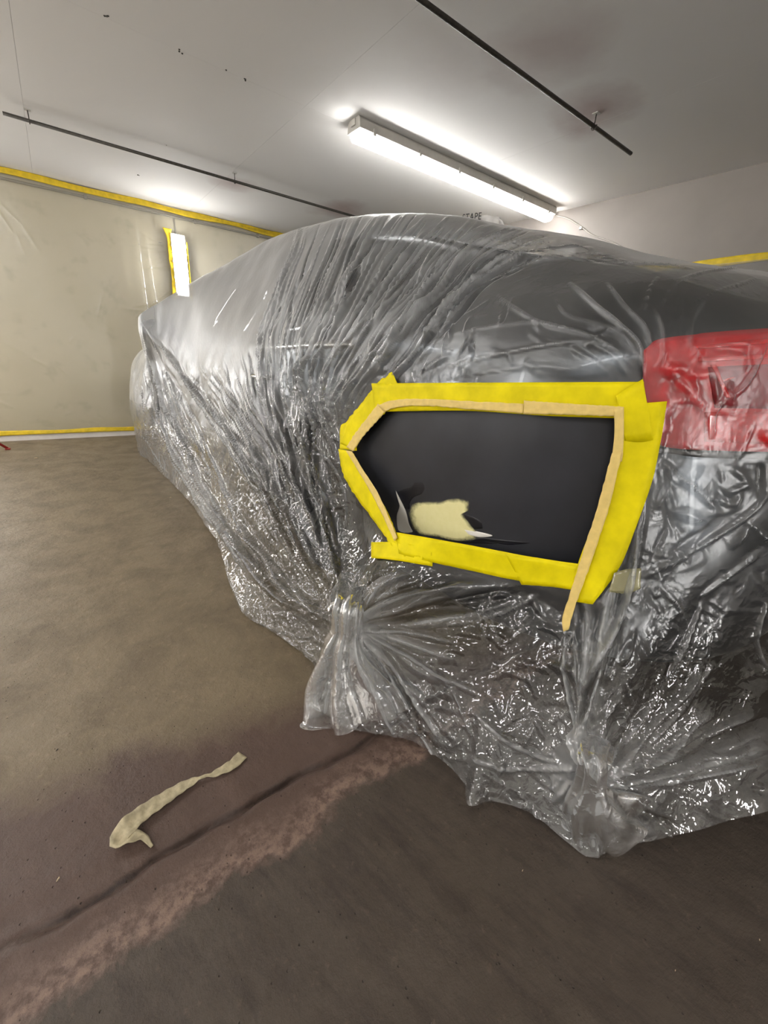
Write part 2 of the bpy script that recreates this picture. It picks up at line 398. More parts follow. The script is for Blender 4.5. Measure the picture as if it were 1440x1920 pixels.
# wall sheet on the left wall
def smooth_noise(P, f, seed, n=7):
    r = np.random.default_rng(seed); out = np.zeros(len(P))
    for _ in range(n):
        k_ = r.normal(size=3); k_ /= np.linalg.norm(k_); k_ *= f * r.uniform(.6, 1.6)
        out += np.sin(P @ k_ + r.uniform(0, 6.28))
    return out / math.sqrt(n)
def seg_ridge(A, B, a, b, w):
    """ridge height of a straight crease from a to b on a 2-D sheet"""
    a = np.array(a); b = np.array(b); d = b - a; L2 = d @ d
    t = np.clip(((A - a[0]) * d[0] + (B - a[1]) * d[1]) / L2, 0, 1)
    dist = np.hypot(A - a[0] - t * d[0], B - a[1] - t * d[1])
    return np.clip(1 - dist / w, 0, 1) ** 1.5 * np.sin(np.pi * np.clip(t, 0.02, .98)) ** .4
def build_wall_sheet():
    xs = np.unique(np.r_[np.linspace(X0 + .02, -0.7, 40), np.linspace(-0.7, 2.6, 420), np.linspace(2.6, X1 - .02, 16)]); zs = np.linspace(0.09, H - .012, 220)
    A, B = np.meshgrid(xs, zs, indexing='ij')
    P = np.stack([A.ravel(), np.zeros(A.size), B.ravel()], -1)
    D = 0.006 * smooth_noise(P * np.array([1, 1, .45]), 5, 3).reshape(A.shape) + 0.0025 * smooth_noise(P * np.array([1, 1, .5]), 17, 4).reshape(A.shape)
    edge = np.clip(np.minimum(H - .012 - B, B - .09) / .10, 0, 1)
    D = (D + 0.010) * edge
    r = np.random.default_rng(5)
    D += 0.012 * seg_ridge(A, B, (0.79, 2.02), (0.80, 0.9), 0.016) + 0.012 * seg_ridge(A, B, (0.86, 1.9), (0.9, 0.9), 0.03)
    for q in range(16):     # wrinkles fanning from the lamp
        zz = r.uniform(1.05, 1.95); sd = r.choice([-1, 1]); x_ = 1.05 if sd < 0 else 1.24
        L_ = r.uniform(.12, .5); an = r.uniform(-.9, .1) - (.3 if sd > 0 else 0)
        D += r.uniform(.004, .010) * seg_ridge(A, B, (x_, zz), (x_ + sd * L_, zz + (L_ * an)), r.uniform(.008, .02))
    for q in range(60):     # loose creases
        x_, z_ = r.uniform(-.7, 1.8), r.uniform(.15, 2.0); L_ = r.uniform(.05, .28); an = r.normal(-1.3 if x_ > .0 else -.5, .5)
        D += r.uniform(.002, .008) * seg_ridge(A, B, (x_, z_), (x_ + L_ * math.cos(an), z_ + L_ * math.sin(an)), r.uniform(.006, .02))
    V = np.stack([A, Y1 - .031 - D, B], -1).reshape(-1, 3)
    return mesh_obj('wall_sheet', V, grid_faces(len(xs), len(zs)), M['wall_film'], smooth=True)
tag(build_wall_sheet(), 'dusty clear plastic sheet taped floor to ceiling over the left wall', 'plastic sheet')

def ribbon(name, A, B, mat, parent=None, wob=0.0, thick=0.0012, seed=1):
    """strip of tape between two 3-D edge polylines"""
    A = np.asarray(A, float); B = np.asarray(B, float); n = len(A); r = np.random.default_rng(seed)
    W = 5; t = np.linspace(0, 1, W)[None, :, None]
    V = (A[:, None] * (1 - t) + B[:, None] * t)
    o = mesh_obj(name, V.reshape(-1, 3), grid_faces(n, W), mat, parent, smooth=True)
    s = o.modifiers.new('thickness', 'SOLIDIFY'); s.thickness = thick; s.offset = 0; return o
def long_tape(name, x0, x1, zlo, zhi, y, mat, seed, label):
    r = np.random.default_rng(seed); xs = np.arange(x0, x1, 0.02)
    P = np.stack([xs, xs * 0, xs * 0], -1)
    wa = 0.006 * smooth_noise(P, 9, seed); wb = 0.005 * smooth_noise(P, 13, seed + 1); wy = 0.004 * smooth_noise(P, 30, seed + 2)
    A = np.stack([xs, y + wy - .004, zlo + wa], -1); B = np.stack([xs, y + wy * .3, zhi + wb], -1)
    return tag(ribbon(name, A, B, mat), label, 'tape')
long_tape('masking_tape', X0 + .05, X1 - .05, 2.170, 2.216, Y1 - .040, M['yellow_wall'], 11, 'long yellow tape strip along the top edge of the left wall sheet')
long_tape('masking_tape', X0 + .05, X1 - .05, 0.058, 0.098, Y1 - .040, M['yellow_wall'], 21, 'long yellow tape strip along the foot of the left wall sheet')
# tape and sheet on the right-hand wall
ys = np.arange(Y0 + .1, Y1 - .1, .02)
P = np.stack([ys, ys * 0, ys * 0], -1)
A = np.stack([X1 - .006 + 0 * ys, ys, 1.690 + .006 * smooth_noise(P, 9, 31)], -1); B = np.stack([X1 - .006 + 0 * ys, ys, 1.735 + .005 * smooth_noise(P, 12, 32)], -1)
tag(ribbon('masking_tape', A, B, M['yellow_wall']), 'yellow tape strip on the right wall just above the boot lid', 'tape')
zs = np.linspace(0.02, 1.70, 60); yg = np.linspace(Y0 + .1, Y1 - .1, 120)
A, B = np.meshgrid(yg, zs, indexing='ij')
D = 0.012 + 0.008 * smooth_noise(np.stack([A.ravel(), 0 * A.ravel(), .4 * B.ravel()], -1), 8, 41).reshape(A.shape)
tag(mesh_obj('wall_sheet', np.stack([X1 - .004 - np.clip(D, .002, .04), A, B], -1).reshape(-1, 3), grid_faces(120, 60), M['wall_film'], smooth=True), 'clear plastic sheet hanging on the right wall behind the car', 'plastic sheet')

# conduit run along the top of the left wall (behind the sheet)
cd = thing('conduit', (0, Y1, 2.13), 'grey conduit run along the top of the left wall under the sheet', 'conduit')
MB().tube([(X0 + .1, Y1 - .014, 2.145), (X1 - .1, Y1 - .014, 2.145)], .010).build('pipe', M['conduit'], cd, True)
MB().tube([(1.145, Y1 - .014, 2.14), (1.145, Y1 - .014, 1.98)], .008).build('drop_pipe', M['conduit'], cd, True)
for x in (-.5, .42, 1.34, 2.0):
    bevel(MB().box((x - .012, Y1 - .03, 2.128), (x + .012, Y1 - .001, 2.162)).build('pipe_clip', M['conduit'], cd), .003)

# ---------------------------------------------------------------- lamps
def batten(name, label, p0, axis, length, out, mount, group=None):
    """weatherproof tube light: housing, glowing diffuser, end caps and clips. axis: 0 x / 2 z, out: direction index and sign"""
    e = thing(name, mount, label, 'light', group)
    oi, sg = out
    wi = [a for a in range(3) if a not in (axis, oi)][0]
    def prof_ex(name_, prof, a0, a1, mat, smooth=False):
        vs = []; n = len(prof)
        for a in (a0, a1):
            for (w, d) in prof:
                q = [0, 0, 0]; q[axis] = p0[axis] + a; q[wi] = p0[wi] + w; q[oi] = p0[oi] + sg * d; vs.append(q)
        fs = [(i, (i + 1) % n, n + (i + 1) % n, n + i) for i in range(n)] + [tuple(range(n))[::-1], tuple(range(n, 2 * n))]
        o = mesh_obj(name_, vs, fs, mat, e)
        bm = bmesh.new(); bm.from_mesh(o.data); bmesh.ops.recalc_face_normals(bm, faces=bm.faces); bm.to_mesh(o.data); bm.free()
        return o
    hw = .055
    house = [(-hw + .006, 0), (hw - .006, 0), (hw + .006, .012), (hw + .012, .058), (-hw - .012, .058), (-hw - .006, .012)]
    bevel(prof_ex('housing', house, 0, length, M['white_body']), .003)
    dif = [(-hw + .004, .0585), (hw - .004, .0585), (hw - .006, .080), (hw - .018, .096), (hw - .034, .102), (-hw + .034, .102), (-hw + .018, .096), (-hw + .006, .080)]
    bevel(prof_ex('diffuser', dif, .012, length - .012, M['lamp']), .004)
    for a in (-.008, length - .002):
        bevel(prof_ex('end_cap', [(-.022, .006), (.022, .006), (.022, .036), (-.022, .036)], a, a + .010, M['white_body']), .002)
    n = 6
    for s_ in (-1, 1):
        for q in range(n):
            a = .10 + (length - .2) * q / (n - 1)
            prof_ex('clip', [(s_ * (hw + .0125), .040), (s_ * (hw + .016), .040), (s_ * (hw + .014), .070), (s_ * (hw + .0), .070)], a - .009, a + .009, M['white_body'])
    return e
batten('ceiling_light', 'long lit tube light on the ceiling above the covered car', (1.545, 2.515, H), 0, 1.93, (2, -1), (1.545, 2.515, H))
batten('wall_light', 'upright lit tube light on the left wall edged with yellow tape', (1.145, Y1 - .045, 1.43), 2, .555, (1, -1), (1.145, Y1, 1.43))
# further lamps outside the view; some are added as fill
batten('wall_light', 'upright lit tube light on the left wall outside the view', (-1.15, Y1 - .045, 0.40), 2, 1.27, (1, -1), (-1.15, Y1, .40))
batten('ceiling_light', 'long lit tube light on the ceiling in line with the visible one, outside the view', (-2.35, 2.515, H), 0, 1.93, (2, -1), (-2.35, 2.515, H))
batten('wall_light', 'upright lit tube light on the wall behind the viewpoint', (0.75, Y0 + .0, 0.40), 2, 1.27, (1, 1), (0.75, Y0, .40))

batten('wall_light', 'upright tube light added as unseen fill on the side wall left of the viewpoint', (X0, 1.2, 0.70), 2, 1.27, (0, 1), (X0, 1.2, .70))  # unseen lamp put in as frontal fill
batten('wall_light', 'upright tube light added as unseen fill on the side wall towards the sheeted wall', (X0, 3.7, 0.70), 2, 1.27, (0, 1), (X0, 3.7, .70))  # second unseen lamp, added to brighten the film over the doors

batten('ceiling_light', 'long tube light added as unseen fill on the ceiling behind and left of the viewpoint', (-2.35, -0.6, H), 0, 1.93, (2, -1), (-2.35, -.6, H))  # unseen lamp added to lift the tape, tail light and right-hand ceiling
# tape round the wall lamp
e = thing('lamp_tape', (1.05, Y1 - .05, 1.4), 'crumpled yellow tape edging the upright wall light', 'tape')
for (x0, w, s0, top) in ((1.048, .034, 51, 2.02), (1.222, .010, 61, 1.93)):
    zs = np.linspace(1.40, top, 60); P = np.stack([zs, 0 * zs, 0 * zs], -1)
    a = .004 * smooth_noise(P, 25, s0); b = .003 * smooth_noise(P, 33, s0 + 1); yy = Y1 - .078 + .006 * smooth_noise(P, 40, s0 + 2)
    fl = np.clip((zs - (top - .10)) / .10, 0, 1) ** 2
    A = np.stack([x0 + a - .035 * fl * (s0 == 51), yy - .02 * fl, zs], -1); B = np.stack([x0 + w + b + .012 * fl * (s0 == 51), yy - .012, zs], -1)
    ribbon('tape_strip', A, B, M['yellow_wall'], e)

# ceiling light cable along the right wall
pts = [on_x(1041, 404, X1 - .006), on_x(1062, 409, X1 - .006), on_x(1088, 424, X1 - .006), on_x(1110, 440, X1 - .006), on_x(1150, 455, X1 - .006), on_x(1190, 480, X1 - .006), on_x(1230, 530, X1 - .006)]
cb = thing('light_cable', pts[0], 'thin pale cable running from the ceiling light down the right wall', 'cable')
MB().tube(resample(np.r_[[[3.478, 2.515, H - .022], [3.54, 2.515, H - .03]], pts], 60), .0055, 8).build('wire', M['cable'], cb, True)
c = on_x(1090, 428, X1); bevel(MB().box((c[0] - .014, c[1] - .012, c[2] - .010), (c[0] - .001, c[1] + .012, c[2] + .010)).build('cable_clip', M['white_body'], cb), .002)

# ceiling rails
def rail(y, x0, x1, hang, label):
    e = thing('ceiling_rail', (x0, y, H), label, 'rail', 'dark steel rods hung under the ceiling')
    z = H - .055
    MB().tube([(x0, y, z), (x1, y, z)], .0095, 12).build('rod', M['steel'], e, True)
    for x in hang:
        th = np.linspace(-.2, math.pi + .2, 14)
        pts = [(x, y, H - .004), (x, y, z + .028)] + [(x, y + .014 * math.sin(a * 1.0) * (1), z + .014 * math.cos(a)) for a in np.linspace(0, math.pi * 1.6, 14)]
        MB().tube(pts, .0028, 8).build('hook', M['steel'], e, True)
        bevel(MB().box((x - .016, y - .016, H - .005), (x + .016, y + .016, H - .0005)).build('base_plate', M['white_body'], e), .002)
f_ = (H - .055 - 1) / (H - 1)
a0 = on_z(5, 212, H - .055); a1 = on_z(55, 226, H - .055); a2 = on_z(437, 343, H - .055)
rail(a0[1], a0[0], 3.1, (a1[0], a2[0], a2[0] + 1.3), 'dark steel rod hung under the ceiling near the sheeted wall')
b1 = on_z(1183, 288, H - .055); b2 = on_z(1112, 238, H - .055)
rail(b1[1], -0.2, b1[0], (b2[0], b2[0] - 1.5), 'dark steel rod hung under the ceiling over the car boot')

# small screw marks left in the ceiling
for (px, py) in ((200, 30), (336, 96), (424, 131), (460, 148), (312, 272), (258, 328)):
    c = on_z(px, py, H)
    e = thing('ceiling_screw', (c[0], c[1], H), {200: 'screw cluster in the ceiling nearest the top left corner', 336: 'screw pair in the ceiling second from top left corner', 424: 'lone screw on the fine ceiling seam', 460: 'screw cluster on the ceiling seam short of the lit tube', 312: 'pale screw head just above the rod by the sheeted wall', 258: 'screw pair between the rod and the sheeted wall'}[px], 'screw')
    r = np.random.default_rng(px)
    for q in range(1 if px in (424, 312) else 3):
        dx, dy = r.normal(0, .014, 2) if q else (0, 0)
        th = np.linspace(0, 2 * math.pi, 9)[:-1]
        vs = [(c[0] + dx + .0045 * math.cos(t), c[1] + dy + .0045 * math.sin(t), H - .0001) for t in th] + [(c[0] + dx + .003 * math.cos(t), c[1] + dy + .003 * math.sin(t), H - .003) for t in th]
        mesh_obj('screw_head', vs, [(i, (i + 1) % 8, 8 + (i + 1) % 8, 8 + i) for i in range(8)] + [tuple(range(8, 16))], M['steel'] if px != 312 else M['white_body'], e)

# ================================================================ THE CAR
CC = np.array([1.752, 1.656, 0.0]); CF = np.array([-0.06, 0.9982, 0]); CL = np.array([-0.9982, -0.06, 0])
def car_w(s, t, z):
    s, t, z = np.broadcast_arrays(s, t, z)
    return CC + s[..., None] * CF + t[..., None] * CL + np.stack([0 * z, 0 * z, z], -1)
VP = np.array([0, .38, .68, .95, 1.2, 1.4, 1.7, 2.0, 2.25])
SF, SR = 2.45, -0.7
def make_loft(tab, rear, front, side_s, rear_th, front_th, vs, nexp=3.0, hem=None):
    """tab: {s: [z0, z1, (t,z)*7]} half sections; rear/front: [(b,z)*8] end profile. returns car-frame grid (columns, rows, 3) + s, angle tags"""
    S = sorted(tab); R = np.array([[(0.0, tab[s][0]), (0.38, tab[s][1])] + list(tab[s][2:]) for s in S])
    side = pchip(S, R, side_s)                                   # (n,9,2)
    if hem is not None:
        hs = np.array(hem['side']); side[:, 8, 0] = pchip(hs[:, 0], hs[:, 1], side_s); side[:, 8, 1] = .010
    cols = []
    def fan(th, base, end, sgn, pivot, hemf):
        out = []
        a = base[:, 0]; za = base[:, 1]
        b = np.r_[0, [e[0] for e in end]]; zb = np.r_[za[0], [e[1] for e in end]]
        for t_ in th:
            c, s_ = math.cos(t_), math.sin(t_)
            r = np.zeros(9); m = a > 0
            n_ = np.array([2, 2, 2.2, 2.5, nexp, nexp, nexp, nexp, nexp])
            r[m] = ((abs(c) / a[m]) ** n_[m] + (s_ / np.maximum(b[m], 1e-6)) ** n_[m]) ** (-1 / n_[m])
            w = s_ ** 2 if hemf is None or sgn > 0 else np.r_[np.full(4, min(1, 1.5 * s_)), np.full(5, s_ ** 2)]
            z = za * (1 - w) + zb * w
            if hemf is not None:
                q = pchip(hemf[:, 0], hemf[:, 1:], np.array([math.degrees(t_)]))[0]; r[8] = q[0]; z[8] = q[1]
            out.append(np.stack([pivot + sgn * r * s_, r * c, z], -1))
        return np.array(out)
    base_r = pchip(S, R, np.array([SR]))[0]; base_f = pchip(S, R, np.array([SF]))[0]
    if hem is not None:
        base_r[8] = (hem['rear'][0][1], .01); base_f[8] = (hem['front'][0][1], .01)
    fr = fan(front_th, base_f, front, 1, SF, None if hem is None else np.array(hem['front']))
    rr = fan(rear_th, base_r, rear, -1, SR, None if hem is None else np.array(hem['rear']))
    sd = np.stack([np.repeat(side_s[:, None], 9, 1), side[..., 0], side[..., 1]], -1)
    half = np.concatenate([fr[::-1], sd[::-1], rr])                 # front centre -> left side -> rear centre
    g = pchip(VP, np.transpose(half, (1, 0, 2)), vs)                # rows first
    return np.transpose(g, (1, 0, 2))
def mirror_close(gl, stride=1):
    """left half grid + coarser mirrored right half -> closed loop"""
    idx = np.arange(len(gl) - 2, 0, -stride)
    gr = gl[idx].copy(); gr[..., 1] *= -1
    return np.concatenate([gl, gr])

BS = [(.93, .8), (.92, .5), (.88, .22), (.70, .18)]
BODY = {
    2.45: [.97, .96, (.60, .94), (.78, .90), (.86, .84), (.90, .72), (.90, .5), (.86, .25), (.70, .2)],
    2.2: [1.0, .99, (.64, .97), (.80, .94), (.88, .90), (.91, .75), (.90, .5), (.87, .22), (.70, .18)],
    2.0: [1.08, 1.06, (.66, 1.02), (.82, .98), (.89, .93), (.92, .78), (.91, .5), (.88, .22), (.70, .18)],
    1.8: [1.20, 1.18, (.66, 1.13), (.80, 1.03), (.90, .94)] + BS,
    1.35: [1.46, 1.45, (.62, 1.40), (.76, 1.18), (.915, .95)] + BS,
    0.85: [1.54, 1.53, (.60, 1.49), (.76, 1.22), (.92, .96)] + BS,
    0.4: [1.54, 1.53, (.60, 1.49), (.76, 1.24), (.925, .98)] + BS,
    0.0: [1.50, 1.49, (.60, 1.45), (.77, 1.24), (.925, 1.0)] + BS,
    -.35: [1.42, 1.41, (.60, 1.37), (.78, 1.20), (.93, 1.01), (.94, .8), (.93, .5), (.88, .24), (.70, .18)],
    -.7: [1.34, 1.33, (.61, 1.29), (.79, 1.16), (.93, 1.01), (.945, .8), (.935, .5), (.88, .25), (.70, .2)],
}
B_REAR = [(.22, 1.28), (.46, 1.20), (.68, 1.165), (.80, 1.09), (.82, .90), (.885, .56), (.82, .25), (.6, .2)]
B_FRONT = [(.33, .93), (.57, .88), (.70, .80), (.80, .72), (.85, .6), (.87, .45), (.84, .22), (.7, .2)]
b_side = np.arange(SR + .03, SF, .03); b_r = np.radians(np.linspace(0, 90, 46)); b_f = np.radians(np.linspace(90, 0, 31))[::-1]
b_vs = np.unique(np.r_[np.linspace(0, .68, 12), np.linspace(.68, 2.25, 62)])
bl = make_loft(BODY, B_REAR, B_FRONT, b_side, b_r, b_f, b_vs, 2.6)
bg = mirror_close(bl)
NB, NVB = bg.shape[:2]
bw = car_w(bg[..., 0], bg[..., 1], bg[..., 2])
car = thing('car', (CC[0], CC[1], 0), 'grey saloon car shrouded in clear plastic with its rear flank masked for repair', 'car')
bf = grid_faces(NB, NVB, wrap=True)
WHEELS = [(0.0, 1), (0.0, -1), (2.56, 1), (2.56, -1)]
fc = bg.reshape(-1, 3)[bf].mean(1)
keep = np.ones(len(bf), bool)
for (s_, sd) in WHEELS:
    keep &= ~(((fc[:, 0] - s_) ** 2 + (fc[:, 2] - .34) ** 2 < .385 ** 2) & (fc[:, 1] * sd > .6) & (fc[:, 2] < .8))
mesh_obj('body_shell', bw.reshape(-1, 3), np.ascontiguousarray(bf[keep]), M['paint'], car, smooth=True)
body_bvh = BVHTree.FromPolygons([tuple(v) for v in bw.reshape(-1, 3)], [tuple(map(int, f)) for f in bf])
# normals of the left half for patches on the shell
du = np.roll(bw, -1, 0) - np.roll(bw, 1, 0); dv = np.gradient(bw, axis=1); bn = np.cross(du, dv)
bn /= np.maximum(np.linalg.norm(bn, axis=-1, keepdims=True), 1e-9)
if (bn[NB // 4, NVB // 2] @ (bw[NB // 4, NVB // 2] - (CC + np.array([0, 0, .6])))) < 0: bn = -bn
def shell_patch(name, s0, s1, v0, v1, off, mat, side=1, thick=.004):
    n = len(bl)
    ci = [i for i in range(n) if s0 <= bl[i, NVB // 2, 0] <= s1 and SR < bl[i, NVB // 2, 0] < SF]
    ri = [j for j in range(NVB) if v0 <= b_vs[j] <= v1]
    g = bl[np.ix_(ci, ri)].copy(); g[..., 1] *= side
    V = car_w(g[..., 0], g[..., 1], g[..., 2]); nn = bn[np.ix_(ci, ri)].copy()
    if side < 0:   # mirror normals in the car frame
        c_ = np.stack([nn @ CF, -(nn @ CL), nn[..., 2]], -1); nn = c_[..., :1] * CF + c_[..., 1:2] * CL + c_[..., 2:] * np.array([0, 0, 1.])
    V = V + nn * off
    o = mesh_obj(name, V.reshape(-1, 3), grid_faces(len(ci), len(ri)), mat, car, smooth=True)
    m = o.modifiers.new('thickness', 'SOLIDIFY'); m.thickness = thick; m.offset = 0; return o
for sd in (1, -1):
    shell_patch('side_window', .92, 1.72, .74, 1.14, .003, M['glass'], sd)
    shell_patch('side_window', .12, .84, .74, 1.14, .003, M['glass'], sd)
    shell_patch('side_window', -.32, .04, .78, 1.12, .003, M['glass'], sd)
    shell_patch('belt_trim', -.30, 1.85, 1.165, 1.20, .006, M['chrome'], sd)
    shell_patch('door', .93, 2.0, 1.22, 1.93, .004, M['paint'], sd)
    shell_patch('door', .42, .90, 1.22, 1.93, .004, M['paint'], sd)
# door handles
for sd in (1, -1):
    for s_ in (1.05, .50):
        a = car_w(np.array([s_ - .1, s_ - .08, s_ + .08, s_ + .1]), sd * np.array([.925, .965, .965, .925]), np.array([.86] * 4))
        MB().tube(resample(a, 12), .012, 8).build('door_handle', M['chrome'], car, True)
# rear screen, windscreen
def top_patch(name, s0, s1, tw, mat):
    ss = np.linspace(s0, s1, 14); tt = np.linspace(-tw, tw, 17); vs = []
    for s_ in ss:
        for t_ in tt:
            c = car_w(s_, t_, 2.2); h_ = body_bvh.ray_cast(Vector(c), Vector((0, 0, -1)))
            vs.append((c[0], c[1], (h_[0].z if h_[0] else 1.2) + .006))
    o = mesh_obj(name, vs, grid_faces(14, 17), mat, car, smooth=True); m = o.modifiers.new('thickness', 'SOLIDIFY'); m.thickness = .004; m.offset = 0
top_patch('windscreen', 1.42, 2.08, .56, M['glass']); top_patch('rear_screen', -.72, -.1, .5, M['glass'])
# wheels
def lathe(prof, k=40):
    vs = []; n = len(prof)
    for i in range(k):
        th = 2 * math.pi * i / k
        for (r, a) in prof: vs.append((r * math.cos(th), a, r * math.sin(th)))
    fs = [(i * n + j, i * n + (j + 1) % n, ((i + 1) % k) * n + (j + 1) % n, ((i + 1) % k) * n + j) for i in range(k) for j in range(n)]
    return np.array(vs), fs
tyre_p = [(.235, -.10), (.30, -.115), (.333, -.10), (.34, -.07), (.34, .07), (.333, .10), (.30, .115), (.235, .10)]
rim_p = [(.24, .10), (.225, .108), (.215, .08), (.21, -.09), (.235, -.10)]
for (s_, sd) in WHEELS:
    def tow(v):   # wheel frame (forward, outward, up) -> world
        v = np.asarray(v, float); return car_w(s_ + v[:, 0], sd * (.795 + v[:, 1]), .34 + v[:, 2])
    v, f = lathe(tyre_p); wh = mesh_obj('wheel', tow(v), f, M['rubber'], car, True)
    v, f = lathe(rim_p); mesh_obj('rim', tow(v), f, M['alloy'], wh, True)
    for q in range(5):
        th = 2 * math.pi * q / 5 + .3
        d = np.array([math.cos(th), 0, math.sin(th)]); p_ = np.array([-math.sin(th), 0, math.cos(th)])
        a = [d * .04 + p_ * .03, d * .04 - p_ * .03, d * .222 - p_ * .022, d * .222 + p_ * .022]
        vs = [x + np.array([0, .085, 0]) for x in a] + [x + np.array([0, .055, 0]) for x in a]
        mesh_obj('spoke', tow(vs), [(0, 1, 2, 3), (7, 6, 5, 4), (0, 4, 5, 1), (1, 5, 6, 2), (2, 6, 7, 3), (3, 7, 4, 0)], M['alloy'], wh)
    v, f = lathe([(.002, .092), (.055, .09), (.06, .05), (.002, .05)], 20); mesh_obj('hub', tow(v), f, M['alloy'], wh, True)
    v, f = lathe([(.002, -.02), (.15, -.02), (.15, -.035), (.002, -.035)], 28); mesh_obj('brake_disc', tow(v), f, M['steel'], wh, True)
    # wheel housing behind the tyre
    th = np.linspace(-.15, math.pi + .15, 22); vs = []
    for a in th:
        for w_ in (-.30, .115): vs.append((.39 * math.cos(a), w_, .39 * math.sin(a)))
    mesh_obj('wheel_housing', tow(vs), grid_faces(22, 2), M['black'], car, True)
mesh_obj('underbody', car_w(np.array([-1.2, 3.1, 3.1, -1.2, -1.2, 3.1, 3.1, -1.2]), np.array([.62, .62, -.62, -.62] * 2), np.array([.17] * 4 + [.23] * 4)),
         [(0, 1, 2, 3), (7, 6, 5, 4), (0, 4, 5, 1), (1, 5, 6, 2), (2, 6, 7, 3), (3, 7, 4, 0)], M['black'], car)
# door mirrors
for sd in (1, -1):
    lat = [(0, .0), (.35, .5), (.75, .92), (1, .96), (1, .7)]
    vs = []; nu, nv = 18, 12
    for i in range(nv):
        ph = math.pi * i / (nv - 1)
        for j in range(nu):
            th = 2 * math.pi * j / nu
            a, b_, c_ = math.sin(ph) * math.cos(th), -math.cos(ph), math.sin(ph) * math.sin(th)
            sgn = lambda q: math.copysign(abs(q) ** .7, q)
            vs.append((2.0 + .075 * sgn(a) + (.02 * (c_ < 0)), 1.02 + .115 * sgn(b_), 1.065 + .065 * sgn(c_)))
    vs = np.array(vs)
    W_ = car_w(vs[:, 0], sd * vs[:, 1], vs[:, 2])
    fs = [(i * nu + j, i * nu + (j + 1) % nu, (i + 1) * nu + (j + 1) % nu, (i + 1) * nu + j) for i in range(nv - 1) for j in range(nu)]
    mr = mesh_obj('door_mirror', W_, fs, M['black'], car, True)
    MB().tube(car_w(np.array([2.02, 2.01]), sd * np.array([.80, .97]), np.array([.985, 1.03])), .024, 10).build('mirror_arm', M['black'], mr, True)

# ------------------------------------------------ patches read off the photograph and laid on a surface
def cast(bvh, px, py):
    d = Vector(ray(px, py)); d.normalize()
    h_ = bvh.ray_cast(Vector(CAM), d)
    return h_
def cast_pt(bvh, px, py, off=0.0):
    h_ = cast(bvh, px, py)
    if h_[0] is None: return None
    n = h_[1]
    if n.dot(Vector(ray(px, py))) > 0: n = -n
    return np.array(h_[0] + n * off), np.array(n), h_[2]
def quad_patch(name, bvh, top, bot, off, mat, parent, nu=40, nv=12, thick=.004, smooth=True):
    top = resample(top, nu); bot = resample(bot, nu); vs = []
    for i in range(nu):
        for j in range(nv):
            q = top[i] + (bot[i] - top[i]) * j / (nv - 1); r = cast_pt(bvh, q[0], q[1], off); vs.append(r[0])
    o = mesh_obj(name, vs, grid_faces(nu, nv), mat, parent, smooth)
    m = o.modifiers.new('thickness', 'SOLIDIFY'); m.thickness = thick; m.offset = 0; return o
def poly_patch(name, bvh, poly, off, mat, parent, rings=6, n=60, attr=False, edge=1.0):
    poly = resample(np.array(list(poly) + [poly[0]]), n + 1)[:-1]; c = poly.mean(0)
    vs = [cast_pt(bvh, c[0], c[1], off)[0]]; at = [1.0]
    for k_ in range(1, rings + 1):
        f = k_ / rings
        for p in poly:
            q = c + (p - c) * f; vs.append(cast_pt(bvh, q[0], q[1], off * (1 if k_ < rings else .5))[0]); at.append(1.0 if f < .62 else (1 - f) / .38)
    fs = [(0, 1 + i, 1 + (i + 1) % n) for i in range(n)]
    for k_ in range(rings - 1):
        for i in range(n):
            fs.append((1 + k_ * n + i, 1 + (k_ + 1) * n + i, 1 + (k_ + 1) * n + (i + 1) % n, 1 + k_ * n + (i + 1) % n))
    return mesh_obj(name, vs, fs, mat, parent, True, {'cover': at} if attr else None)

# tail lamp wrapping the rear corner
RX = 1440
while RX < 1700 and all(cast(body_bvh, RX + 20, y_)[0] is not None for y_ in (610, 740, 880)): RX += 10
tl = quad_patch('tail_light', body_bvh, [(1203, 662), (1225, 646), (1300, 636), (1440, 626), (RX, 620)], [(1204, 800), (1240, 836), (1300, 842), (1440, 846), (RX, 850)], .010, M['red_lens'], car, 60, 20, .012)
quad_patch('reflector_bar', body_bvh, [(1296, 655), (1440, 644), (RX - 4, 632)], [(1296, 661), (1440, 650), (RX - 4, 639)], .0175, M['red_bright'], tl, 30, 4, .003)
quad_patch('reflector_bar', body_bvh, [(1300, 674), (1440, 666), (RX - 4, 658)], [(1300, 682), (1440, 675), (RX - 4, 668)], .0175, M['red_bright'], tl, 30, 4, .003)
quad_patch('smoked_panel', body_bvh, [(1318, 690), (1440, 684), (RX - 4, 678)], [(1330, 764), (1440, 766), (RX - 4, 772)], .0170, M['dark_lens'], tl, 30, 8, .002)
quad_patch('reflector_panel', body_bvh, [(1312, 772), (1440, 772), (RX - 4, 778)], [(1312, 826), (1440, 832), (RX - 4, 842)], .0170, M['red_bright'], tl, 30, 8, .002)
for (a, b_) in (((1326, 686), (1342, 722)), ((1342, 722), (1352, 746)), ((1342, 716), (1362, 708))):
    quad_patch('light_guide', body_bvh, [(a[0] - 4, a[1]), (b_[0] - 4, b_[1])], [(a[0] + 4, a[1]), (b_[0] + 4, b_[1])], .0185, M['red_bright'], tl, 8, 3, .002)
quad_patch('lamp_gasket', body_bvh, [(1205, 836), (1240, 838), (1300, 843), (1440, 847), (RX, 860)], [(1205, 845), (1240, 848), (1300, 856), (1440, 862), (RX, 876)], .006, M['black'], car, 50, 4, .006)
